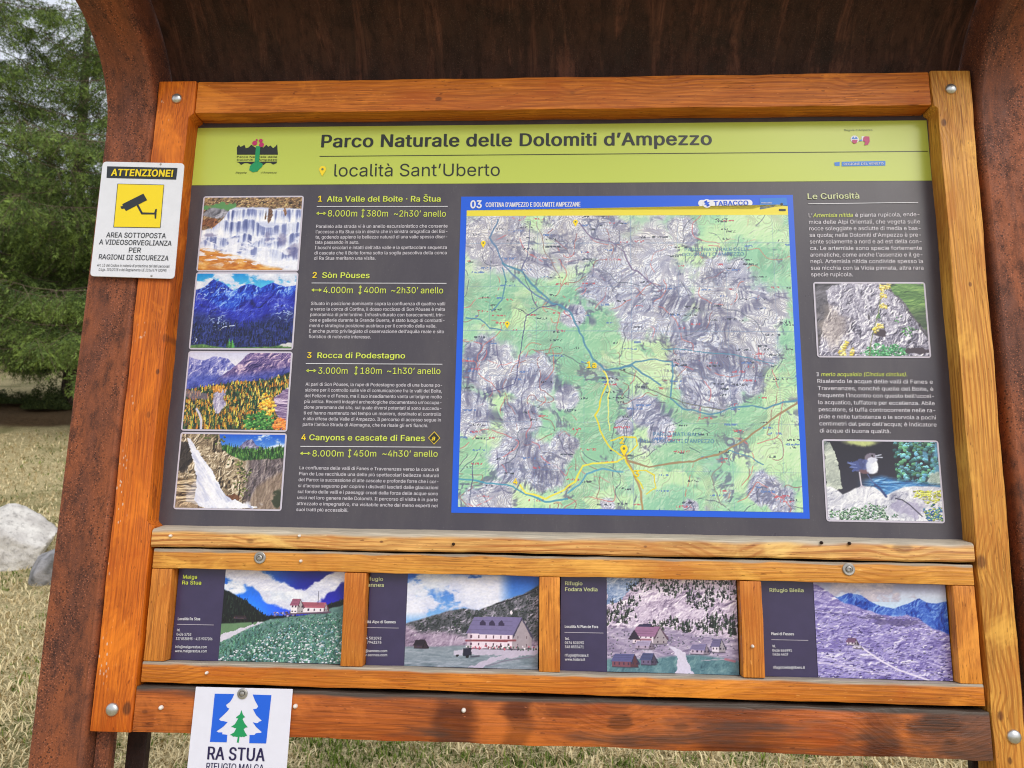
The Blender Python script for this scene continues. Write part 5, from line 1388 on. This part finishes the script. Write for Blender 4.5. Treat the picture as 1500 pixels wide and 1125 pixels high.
def curiosities():
    T = M['ink_para']; K = M['ink_green']
    text('heading', [("Le Curiosit\u00e0", 1183.5, 291.7, 1258.5, 290.8, 8.2, .02, 0)], M['ink_pale'], panel, w2)
    polys('rule', [line_poly((1184, 298.5), (1345, 296.5), .0013, w2)], w2, M['ink_white'], panel)
    L = ["mica delle Alpi Orientali, che vegeta sulle", "rocce soleggiate e asciutte di media e bas-", "sa quota; nelle Dolomiti d\u2019Ampezzo \u00e8 pre-",
         "sente solamente a nord e ad est della con-", "ca. Le artemisie sono specie fortemente", "aromatiche, come anche l\u2019assenzio e il ge-", "nep\u00ec. Artemisia nitida condivide spesso la",
         "sua nicchia con la Viola pinnata, altra rara", "specie rupicola."]
    block('paragraph', L, 1185.2, 327.8, 1188.3, 404.7, 1347.8, 1353.6, T, panel, w2, 5.6, {8: 1249.5}, wt=.002)
    text('paragraph', [("L\u2019", 1184.8, 318.2, 1190, 318.2, 5.6, .002, 0), ("\u00e8 pianta rupicola, ende-", 1253, 317.6, 1347, 316.6, 5.6, .002, 0)], T, panel, w2)
    text('species_name', [("Artemisia nitida", 1191, 318.2, 1249.5, 317.6, 5.6, .002, .2)], K, panel, w2)
    text('paragraph', [("Il", 1196.3, 551, 1200, 551, 5.6, .002, 0)], T, panel, w2)
    text('species_name', [("merlo acquaiolo (Cinclus cinclus).", 1203, 551, 1329, 551, 5.6, .002, .2)], K, panel, w2)
    L = ["Risalendo le acque delle valli di Fanes e", "Travenanzes, nonch\u00e9 quelle del Boite, \u00e8", "frequente l\u2019incontro con questo bell\u2019uccel-", "lo acquatico, tuffatore per eccellenza. Abile",
         "pescatore, si tuffa controcorrente nelle ra-", "pide e nelle turbolenze o le sorvola a pochi", "centimetri dal pelo dell\u2019acqua; \u00e8 indicatore", "di acque di buona qualit\u00e0."]
    block('paragraph', L, 1197.5, 560.8, 1201, 633.4, 1366.5, 1373, T, panel, w2, 5.6, {7: 1305}, wt=.002)
curiosities()

def framed(name, pic, u0, u1, v0, v1, label):
    b = .0035
    bo = polys('photo_border', [rrect(u0, u1, v0, v1, .006)], w2, M['frame_white'], panel)
    pic.finish()
    pic.mesh(name, u0 + b, u1 - b, v0 + b, v1 - b, w3, bo, label=label)
framed('printed_photo', pic_cascade(), .0305, .2565, -.3385, -.1645, 'photo of a wide stepped cascade above an orange pool')
framed('printed_photo', pic_blue(), .0305, .2565, -.5120, -.3400, 'photo of deep blue mountains under clouds')
framed('printed_photo', pic_autumn(), .0305, .2565, -.6860, -.5155, 'photo of an autumn valley with golden larches')
framed('printed_photo', pic_fall(), .0305, .2565, -.8480, -.6890, 'photo of a tall waterfall beside a cliff')
framed('printed_photo', pic_artemisia(), 1.342, 1.568, -.5215, -.3615, 'photo of yellow flowers on a grey rock')
framed('printed_photo', pic_bird(), 1.342, 1.568, -.8500, -.6885, 'photo of a small dark bird with a white breast on a stone')

def paint_map():
    # map sheet 
    u0, u1, v0, v1 = .6165, 1.2985, -.8335, -.2135
    panel_ = polys('map_border', [rect(.6035, 1.3105, -.8455, -.1685)], w1, M['blue'], panel)
    polys('map_band', [[(u0, v1), (u1, v1), (u1, -.192), (u1 - .02, -.1905), (u1 - .05, -.194), (u1 - .075, -.2005), (u0, -.2005)]], w2, M['yellow'], panel_)
    W_, H_ = 600, 546
    p = Pic(W_, H_)
    def c(px, py):
        u, v = at(px, py, w2); return ((u - u0) / (u1 - u0), (v1 - v) / (v1 - v0))
    def cl(*pts): return [c(*q) for q in pts]
    X, Y = p.X, p.Y
    rock = np.zeros(X.shape)
    for px, py, r in ((740, 360, 62), (700, 350, 40), (850, 350, 75), (790, 390, 40), (900, 400, 60), (960, 440, 80), (1060, 430, 62), (960, 370, 45), (1120, 450, 42), (1030, 500, 66), (1110, 500, 45), (930, 480, 30),
                      (715, 540, 50), (780, 555, 45), (690, 600, 40), (830, 580, 22), (760, 610, 34), (750, 665, 46), (790, 680, 40), (825, 655, 24), (1045, 555, 58), (1100, 560, 25), (945, 605, 26), (970, 630, 24), (915, 625, 16),
                      (720, 735, 38), (1120, 715, 28), (1145, 735, 24), (890, 740, 12), (1000, 340, 26), (840, 465, 20), (1010, 742, 14)):
        cx, cy = c(px, py); R = r / 490.0
        d = np.hypot((X - cx) * p.asp, Y - cy) / R
        rock = np.maximum(rock, 1.25 - d)
    wx = fbm(X * 5, Y * 5, 4, 301) - .5; wy = fbm(X * 5 + 7, Y * 5 + 3, 4, 302) - .5
    XD = X * p.asp + .11 * wx; YD = Y + .11 * wy
    rock = rock + 1.05 * (fbm(XD * 7, YD * 7, 5, 3) - .5) + .5 * (p.n(30, 30, 3, 13) - .5)
    rm = sm(rock - .10, .02, .42)
    def iso(z, lev, px):
        gy, gx = np.gradient(z); return 1 - sm(np.abs(z - lev) / (np.hypot(gx, gy) + 1e-5), px * .4, px)
    def contours(z, px):
        gy, gx = np.gradient(z); return 1 - sm(np.abs(z - np.round(z)) / (np.hypot(gx, gy) + 1e-4), px * .3, px)
    h = fbm(XD * 5, YD * 5, 7, 21, .62) * 1.3 + .5 * ridged(XD * 5, YD * 5, 5, 5)
    gy, gx = np.gradient(h); sh = np.clip(.62 + (gx * .7 + gy) * 13, 0, 1)
    g = p.n(6, 6, 4, 31)
    green = p.grad([(0, (126, 186, 156)), (.42, (152, 208, 170)), (.52, (190, 228, 176)), (1, (218, 238, 186))], g)
    lush = p.grad([(0, (112, 178, 146)), (1, (166, 214, 170))], p.n(10, 10, 4, 41))
    west = 0
    for px, py, r in ((880, 570, 70), (870, 480, 45), (720, 440, 45), (1010, 610, 60), (1080, 600, 60), (880, 640, 50), (870, 690, 40), (940, 340, 36), (1130, 380, 30), (700, 690, 60), (990, 650, 50)):
        cx, cy = c(px, py); west = np.maximum(west, 1.2 - np.hypot((X - cx) * p.asp, Y - cy) / (r / 490.0))
    lm = sm(west + 1.2 * (fbm(XD * 11, YD * 11, 4, 51) - .5), .2, .3)
    p.I = green
    p.put(lm * .8, lush)
    rockc = p.grad([(0, (112, 118, 154)), (.3, (182, 188, 214)), (.6, (220, 224, 238)), (1, (250, 251, 252))], sh)
    p.put(rm, rockc)
    warm = sm(p.n(6, 6, 3, 61), .45, .6)
    p.put(rm * warm * .35, (232, 228, 220))
    p.put((1 - sm(Y, .08, .32)) * (1 - sm(X, .55, .75)) * .55 * sm(p.n(8, 8, 3, 63), .3, .6), (226, 222, 224))
    p.put((1 - rm) * sm(1 - sh, .5, .85) * .4, (108, 160, 140)); p.put((1 - rm) * sm(sh, .6, .9) * .35, (228, 240, 212))
    # hachured crags: fine dark strokes on the shaded side
    ang = ridged(XD * 44, YD * 44, 3, 71)
    strokes = sm(ang, .62, .82)
    crag = rm * sm(fbm(XD * 6, YD * 9, 5, 73), .47, .58)
    p.put(crag * strokes * .6, (78, 84, 118)); p.put(crag * .12, (110, 116, 156))
    rid = iso(ridged(XD * 4.5, YD * 4.5, 2, 75), .80, 1.6)
    p.put(rid * rm * .6 * sm(p.n(14, 14, 2, 8), .35, .55), (92, 90, 128))
    edge = sm(rock, .05, .16) * (1 - sm(rock, .28, .4))
    p.put(edge * strokes * .7 * sm(p.n(9, 9, 3, 81), .4, .55), (92, 96, 124))
    for pts, wd in (([(930, 448), (975, 440), (1020, 445), (1055, 452)], .026), ([(985, 500), (1000, 482), (1040, 470), (1060, 480)], .024), ([(1030, 532), (1070, 525), (1110, 545)], .036), ([(690, 585), (740, 562), (790, 552), (830, 568)], .022), ([(1070, 470), (1090, 455), (1115, 440)], .016), ([(805, 440), (840, 452), (870, 470)], .014), ([(700, 605), (740, 610), (780, 605)], .02), ([(770, 640), (785, 690), (810, 700)], .02), ([(680, 560), (700, 520), (715, 510)], .03), ([(925, 610), (950, 592), (985, 610)], .016)):
        q = cl(*pts)
        ln = np.zeros(X.shape); XO, YO = p.X, p.Y
        p.X, p.Y = X + .03 * wx, Y + .03 * wy
        ln = p.line(q, wd, .7); p.X, p.Y = XO, YO
        p.put(ln * (.12 + .6 * sm(vnoise(XD * 150 + YD * 20, YD * 22, 3), .35, .65)), (88, 90, 126))
    p.put(contours(fbm(XD * 5, YD * 5, 4, 91) * 44, 1.2) * .28 * sm(p.n(12, 12, 2, 4), .3, .6), (130, 118, 110))
    p.put(contours(fbm(XD * 9, YD * 9, 4, 95) * 40, 1.2) * rm * .4, (96, 94, 130))
    for sd, col, px in ((101, (205, 104, 110), 1.3), (111, (150, 90, 90), 1.2), (121, (84, 90, 110), 1.2), (131, (205, 110, 100), 1.2), (141, (80, 90, 110), 1.1)):
        z = fbm(XD * 4.5, YD * 4.5, 3, sd)
        p.put(iso(z, .5, px) * .6 * sm(p.n(40, 40, 2, sd + 1), .38, .46) * sm(p.n(5, 5, 2, sd + 5), .4, .5), col)
    r = np.random.RandomState(5)
    for i in range(260):
        x, y = r.rand(2); L = r.uniform(.010, .045)
        jx = slice(max(0, int(x * W_) - 1), int((x + L) * W_) + 2); jy = slice(max(0, int(y * H_) - 2), int(y * H_) + 3)
        sx, sy = X[jy, jx], Y[jy, jx]
        m = ((abs(sy - y) < .0034) & (vnoise(sx * 330, sy * 250, i % 60) > .5)) * .75
        p.I[jy, jx] = p.I[jy, jx] * (1 - m[..., None]) + np.array([(196, 84, 96), (60, 70, 84), (84, 120, 184), (60, 66, 80)][i % 4]) * m[..., None]
    for gx_ in np.arange(.08, 1, .145): p.put((abs(X - gx_) < .0010) * .3, (110, 140, 180))
    for gy_ in np.arange(.1, 1, .155): p.put((abs(Y - gy_) < .0011) * .3, (110, 140, 180))
    riv = (78, 138, 168)
    def rv(pts, wd=.004, col=riv, a=.85):
        q = cl(*pts)
        XO, YO = p.X, p.Y
        p.X = X + .018 * (fbm(X * 16, Y * 16, 3, 501) - .5) + .02 * wx; p.Y = Y + .018 * (fbm(X * 16 + 5, Y * 16, 3, 502) - .5) + .02 * wy
        m = p.line(q, wd * .55, .4); p.X, p.Y = XO, YO
        p.put(m * a, col)
    rv([(727, 322), (717, 345), (738, 385), (772, 420), (800, 440), (812, 447)], .005, (96, 130, 170))
    rv([(738, 392), (745, 410), (735, 440), (722, 455)], .004); rv([(684, 465), (705, 468), (718, 480), (735, 482)], .004)
    rv([(738, 385), (763, 395), (790, 425), (810, 445), (835, 455), (850, 485), (872, 525), (885, 543), (908, 540), (925, 535), (940, 548), (965, 565)], .006)
    rv([(908, 542), (930, 530), (960, 526), (985, 530), (982, 555), (982, 585), (1000, 600), (1040, 606), (1070, 597), (1100, 592), (1120, 598), (1165, 586)], .005)
    rv([(672, 700), (710, 706), (750, 712), (770, 722), (800, 732), (830, 730)], .005, (70, 150, 180)); rv([(1060, 660), (1100, 668), (1120, 680)], .003)
    rv([(830, 722), (845, 710), (860, 692), (880, 684), (910, 688)], .005, (84, 160, 190)); rv([(970, 510), (1010, 512), (1060, 518), (1130, 530)], .003)
    rv([(775, 322), (778, 350), (775, 370), (763, 395)], .003, (110, 112, 150)); rv([(815, 447), (790, 450), (770, 460), (765, 500), (758, 535), (752, 562), (708, 575)], .003, (84, 84, 130))
    rv([(766, 395), (780, 430), (789, 448)], .0025, (90, 96, 130)); rv([(785, 322), (800, 365), (820, 405)], .0025, (150, 130, 120))
    rv([(850, 325), (868, 345), (895, 352), (915, 370), (925, 392), (975, 430)], .0035, (120, 104, 140)); rv([(690, 740), (692, 700), (692, 675)], .0025, (90, 100, 130))
    road = (158, 128, 92)
    rv([(1165, 590), (1130, 615), (1090, 645), (1050, 668), (1000, 678), (950, 685), (920, 672)], .006, road); rv([(916, 665), (924, 685), (930, 700), (940, 718), (944, 748)], .007, (176, 140, 90)); rv([(1060, 675), (1045, 700), (1060, 740)], .003, (140, 140, 130))
    rv([(908, 542), (930, 550), (950, 572), (1000, 590), (1060, 600)], .003, (110, 110, 100))
    yl = (232, 214, 40)
    rv([(882, 545), (890, 560), (880, 585), (872, 605), (878, 632), (893, 650), (915, 668), (922, 684), (932, 700), (942, 712)], .0045, yl, .85)
    rv([(884, 545), (893, 570), (888, 610), (892, 632)], .0035, (240, 236, 120), .8)
    rv([(760, 708), (770, 720), (800, 728), (826, 717), (840, 705), (855, 680), (880, 676), (905, 674), (915, 668)], .005, (238, 226, 70), .85); rv([(897, 645), (912, 637), (932, 640), (935, 652), (918, 664)], .004, yl, .9); rv([(926, 688), (945, 690), (958, 698), (962, 712), (948, 720)], .0035, yl, .85)
    q_ = np.pad(p.I, ((3, 3), (3, 3), (0, 0)), 'edge')
    bl = sum(q_[a:a + H_, b:b + W_] for a in range(7) for b in range(7)) / 49
    p.I = np.clip(255 - (255 - (p.I + .35 * (p.I - bl))) * .95, 0, 255)
    p.mesh('map_sheet', u0, u1, v0, v1, w2, panel_, label='topographic map with grey rocky massifs, green valleys and yellow routes')
    # header of the map
    text('map_number', [("03", 689.5, 305, 705, 304.8, 11, .028, 0)], M['ink_white'], panel_, w2)
    text('map_heading', [("CORTINA D\u2019AMPEZZO E DOLOMITI AMPEZZANE", 711.5, 303.3, 850, 302.5, 6.6, .02, 0)], M['ink_white'], panel_, w2)
    a, b = at(1023, 304, w2), at(1102, 291, w2)
    cy_ = at(1060, 297.5, w2)[1]; hh_ = .0075
    polys('publisher_badge', [rrect(a[0], b[0], cy_ - hh_, cy_ + hh_, .007)], w2, M['ink_white'], panel_)
    polys('publisher_emblem', [disc(*at(1035.5, 298, w3), .0098, 14)], w3, M['ink_white'], panel_)
    ux, uy = at(1035.5, 298, w4)
    polys('publisher_rosette', [[(ux + (.0075 if k % 2 else .003) * math.cos(k * PI / 6), uy + (.0075 if k % 2 else .003) * math.sin(k * PI / 6)) for k in range(12)]], w4, M['blue'], panel_)
    text('publisher_lettering', [("TABACCO", 1046, 301.2, 1096, 300.5, 6.6, .026, 0)], M['blue'], panel_, w3)
    polys('map_corner_badge', [px_poly([(1113, 290.5), (1152, 289.5), (1154, 302), (1146, 302), (1132, 303.5), (1113, 307)], w2)], w2, M['cyan'], panel_)
    text('map_corner_lettering', [("www.tabaccoeditrice.it", 1115, 298, 1131, 298, 2.0, .01, 0)], M['ink_white'], panel_, w3)
    polys('map_corner_mark', [px_poly([(1141, 306), (1151, 306), (1151, 309), (1141, 309)], w3), disc(*at(1145, 299, w3), .003, 8)], w3, M['ink_black'], panel_)
    Y_ = M['ink_yellow']
    for s, x, y, cpx in (("1a", 860, 538.5, 9), ("2", 908, 649.5, 9), ("3", 930, 698, 9), ("4", 752, 709, 8)):
        text('route_number', [(s, x, y, None, 0, cpx, .03, 0)], Y_, panel_, w3 + .0006)
    for x, y in ((708, 356), (743, 474), (843, 325)): pin(x, y, .0052, Y_, panel_)
    pin(914, 657, .0075, Y_, panel_)
    text('map_lettering', [("PARCO NATURALE", 957, 638.5, 1027, 639, 5.4, .004, 0), ("DELLE DOLOMITI D\u2019AMPEZZO", 938, 648, 1046, 649, 5.4, .004, 0)], M['ink_mapblue'], panel_, w3)
    text('map_lettering', [("PARCO NATURALE DELLE", 1003, 368, 1098, 367, 4.6, .004, 0), ("DOLOMITI D\u2019AMPEZZO", 1000, 375, 1090, 374, 4.6, .004, 0)], M['ink_mapblue'], panel_, w3)
paint_map()

# =================================================================== FOUR REFUGE PANELS
GP = 'small refuge panels under the main panel'
pw = .020
def refuge(name_label, op, x_split, pic, heads, lines, rule, sub):
    """op: opening (u0,u1) ; the sheet reaches a little behind the timber"""
    root = empty('refuge_panel', BOARD, name_label, 'panel', GP)
    u0, u1 = op; v0, v1 = -1.1384, -.9636
    us = at(x_split, 905, pw)[0]
    from_bm('laminate_sheet', prism(rect(u0, u1, v0, v1), pw - .004, pw - .0012, 0, 1, 0), M['indigo'], root)
    pic.finish().mesh('printed_photo', us, u1 - .0005, v0 + .001, v1 - .001, pw, root)
    text('heading', [(s, x0, y, x1, y + .3, 5.4, .02, 0) for s, x0, y, x1 in heads], M['ink_green'] if heads[0][0] == 'Malga' else M['ink_pale'], root, pw)
    text('address', [(s, x0, y, x1, y + .3, 3.9, .008, 0) for s, x0, y, x1 in lines], M['ink_white'], root, pw)
    text('place_name', [(sub[0], sub[1], sub[2], sub[3], sub[2] + .3, 4.0, .02, 0)], M['ink_white'], root, pw)
    polys('rule', [line_poly(rule[0], rule[1], .0008, pw)], pw, M['frame_white'], root)
refuge('small panel with a white flowered meadow under clouds, leftmost of the four', (.0635, .4035), 325, pic_r1(),
       [("Malga", 268, 847.5, 288.5), ("Ra Stua", 267, 856, 294.5)],
       [("tel.", 259, 924.5, 264), ("0436 5753", 258.5, 931, 280), ("337 8538895 - 413 9707206", 257.5, 937.5, 311), ("info@malgarastua.com", 256.5, 949.3, 303), ("www.malgarastua.com", 256, 955.3, 303)],
       ((259, 914.5), (313, 915.5)), ("Localit\u00e0 Ra Stua", 260.5, 908.3, 293))
refuge('small panel with a big pale mountain inn on a brown slope, second from the left', (.4495, .7815), 595, pic_r2(),
       [("Rifugio", 534, 850.5, 561), ("Sennes", 532, 859.3, 562.5)],
       [("tel.", 528, 930.5, 537), ("0474 501092", 527, 936.5, 558.5), ("348 7943276", 527, 942.6, 558.5), ("info@sennes.com", 526, 955, 567), ("www.sennes.com", 525, 961, 567)],
       ((531, 919.3), (584, 920)), ("Localit\u00e0 Alpe di Sennes", 526, 912.7, 579.5))
refuge('small panel with scattered alpine huts below pink rocks, third from the left', (.8240, 1.1595), 889, pic_r3(),
       [("Rifugio", 828, 857, 853), ("Fodara Vedla", 828, 865.8, 875)],
       [("tel.", 827.5, 937, 834), ("0474 501093", 827.5, 943.2, 855), ("348 8535471", 827.5, 949.3, 855), ("rifugio@fodara.it", 827.5, 961.6, 862), ("www.fodara.it", 827.5, 967.6, 857)],
       ((827, 926.3), (884, 927.3)), ("Localit\u00e0 Al Plan de Fora", 827.5, 919.7, 876))
refuge('small panel with violet stony slopes and blue peaks, rightmost of the four', (1.2030, 1.5495), 1194, pic_r4(),
       [("Rifugio Biella", 1127.5, 867, 1177)],
       [("tel.", 1131.5, 948, 1136), ("0436 866991", 1131.5, 954.5, 1160), ("0436 4407", 1132, 960.3, 1154.5), ("rifugiobiella@libero.it", 1132.5, 979.3, 1179)],
       ((1130, 937), (1184, 938)), ("Piani di Fosses", 1130, 930.3, 1163))

# =================================================================== VIDEO SURVEILLANCE SIGN
vs = empty('video_surveillance_sign', BOARD, 'white warning sign with yellow camera pictogram screwed over the left post and upright', 'sign')
sw = .0540
def outline_plate(name, outline, w0, w1, mat, parent):
    return from_bm(name, prism(outline, w0, w1, .0006, 1, 0), mat, parent, smooth=40)
q = [at(x, y, sw) for x, y in ((150.5, 236.5), (270, 239), (255, 408.5), (131.5, 404.5))]
def round_quad(q, r=.009, n=5):
    out = []
    for i in range(4):
        p = Vector(q[i]); a = (Vector(q[i - 1]) - p).normalized(); b = (Vector(q[(i + 1) % 4]) - p).normalized()
        s, e = p + a * r, p + b * r
        for k in range(n + 1):
            t = k / n; m = s * (1 - t) ** 2 + p * 2 * t * (1 - t) + e * t * t
            out.append(tuple(m))
    return out
outline_plate('plate', round_quad(q)[::-1], sw - .0025, sw, M['sign_white'], vs)
s1, s2, s3 = sw + .0006, sw + .0012, sw + .0018
polys('title_bar', [px_poly([(157, 243.5), (260, 246), (258, 263), (156, 260.5)], s1)], s1, M['sign_black'], vs)
text('title_lettering', [("ATTENZIONE!", 163, 257.2, 252.5, 258.8, 9.4, .034, 0)], M['sign_yellow'], vs, s2)
polys('pictogram_outline', [px_poly([(172, 269), (240.5, 270.5), (235, 334), (166, 333)], s1)], s1, M['sign_black'], vs)
polys('pictogram_field', [px_poly([(172.8, 269.8), (239.7, 271.3), (234.3, 333.2), (166.9, 332.2)], s2)], s2, M['sign_yellow'], vs)
polys('camera_pictogram', [px_poly([(179, 299), (210, 283.5), (215.5, 293), (184.5, 309), (182, 305.5), (178, 306), (176.3, 302.5), (180, 301.5)], s3),
                           px_poly([(200, 301), (203, 300), (209, 311.5), (206.5, 313)], s3), px_poly([(206, 311), (226, 311.5), (226, 314), (207, 314)], s3),
                           px_poly([(226, 311), (227.7, 306), (229.8, 306), (228.6, 320), (226.6, 320)], s3)], s3, M['sign_black'], vs)
text('body_lettering', [("AREA SOTTOPOSTA", 155.5, 347.5, 242.5, 349, 7.2, .012, 0), ("A VIDEOSORVEGLIANZA", 145, 357.8, 251, 360, 7.2, .012, 0), ("PER", 188.5, 369.8, 206, 370, 7.2, .012, 0), ("RAGIONI DI SICUREZZA", 144.5, 379.6, 246.5, 381.8, 7.2, .012, 0)], M['sign_black'], vs, s1)
text('legal_lettering', [("Art. 13 del Codice in materia di protezione dei dati personali", 142, 390.2, 248, 392, 3.9, .0, 0), ("D.Lgs. 101/2018 e del Regolamento UE 2016/679 (GDPR)", 144.5, 396.5, 243.5, 398, 3.9, .0, 0)], M['sign_black'], vs, s1)
for p in ((235.3, 240.6), (221.8, 404)):
    u, v = at(*p, s1)
    bm = bmesh.new(); bmesh.ops.create_uvsphere(bm, u_segments=10, v_segments=6, radius=.0026)
    for v_ in bm.verts: v_.co.z *= .5
    from_bm('screw', bm, M['steel_dull'], vs, (u, v, sw), 60)

# =================================================================== PAPER NOTICE WITH FIR LOGO
pn = empty('paper_notice', BOARD, 'white notice with blue and green fir tree logo pinned to the base board', 'notice')
nw = .0500
PQ = [(286.8, 1006), (428.8, 1009.5), (417, 1165), (270, 1161)]
pq = [at(*p, nw) for p in PQ]
outline_plate('sheet', pq[::-1], nw - .0012, nw, M['paper'], pn)
n1_, n2_ = nw + .0005, nw + .001
def L8(x, y): return (260 + x / 8.3333, 990 + y / 8.3333)      # from the enlarged crop
def mir(pts, c=800): return pts
leftb = [(455, 218), (692, 222), (672, 270), (640, 320), (592, 355), (605, 385), (632, 400), (610, 430), (560, 480), (505, 530), (530, 550), (560, 552), (612, 565), (560, 620), (476, 678), (500, 690), (548, 690), (545, 712), (608, 720), (600, 812), (396, 806)]
rightb = [(918, 228), (1146, 236), (1082, 826), (876, 822), (880, 722), (940, 722), (955, 700), (1020, 695), (1028, 685), (960, 625), (918, 565), (960, 578), (985, 575), (990, 560), (1030, 548), (960, 480), (922, 408), (965, 400), (985, 372), (945, 300)]
polys('logo_blue_field', [px_poly([L8(*p) for p in leftb], n1_), px_poly([L8(*p) for p in rightb], n1_)], n1_, M['logo_blue'], pn)
fir = [(780, 418), (800, 475), (828, 505), (806, 512), (795, 530), (820, 580), (858, 628), (830, 632), (808, 652), (825, 690), (852, 730), (830, 736), (815, 748), (795, 742), (780, 748), (762, 742), (758, 742), (748, 816), (724, 814), (736, 744), (715, 746), (700, 740), (680, 744), (664, 728), (636, 722), (690, 690), (718, 640), (690, 636), (680, 628), (650, 624), (700, 590), (742, 520), (714, 516), (720, 500), (762, 470)]
polys('logo_green_fir', [px_poly([L8(*p) for p in fir], n1_)], n1_, M['leafgreen'], pn)
text('name_lettering', [("RA STUA", 304, 1112.3, 387, 1115, 18.6, .020, 0)], M['ink_navy'], pn, n1_)
text('refuge_lettering', [("RIFUGIO MALGA", 302, 1127.3, 386, 1130, 10, .012, 0)], M['ink_navy'], pn, n1_)
u, v = at(355.3, 1016, n2_)
bm = bmesh.new(); n = 20; rows = []
for r_, h in ((.0098, 0), (.0098, .002), (.008, .0032), (.0058, .0032), (.0055, .001), (.0045, .001), (.0042, .0042), (.0025, .005)):
    rows.append([bm.verts.new((r_ * math.cos(2 * PI * i / n), r_ * math.sin(2 * PI * i / n), h)) for i in range(n)])
for a, b in zip(rows[:-1], rows[1:]):
    for i in range(n): bm.faces.new((a[i], a[(i + 1) % n], b[(i + 1) % n], b[i]))
bm.faces.new(rows[-1])
from_bm('screw', bm, M['steel_dull'], pn, (u, v, nw), 40)

flush_text()
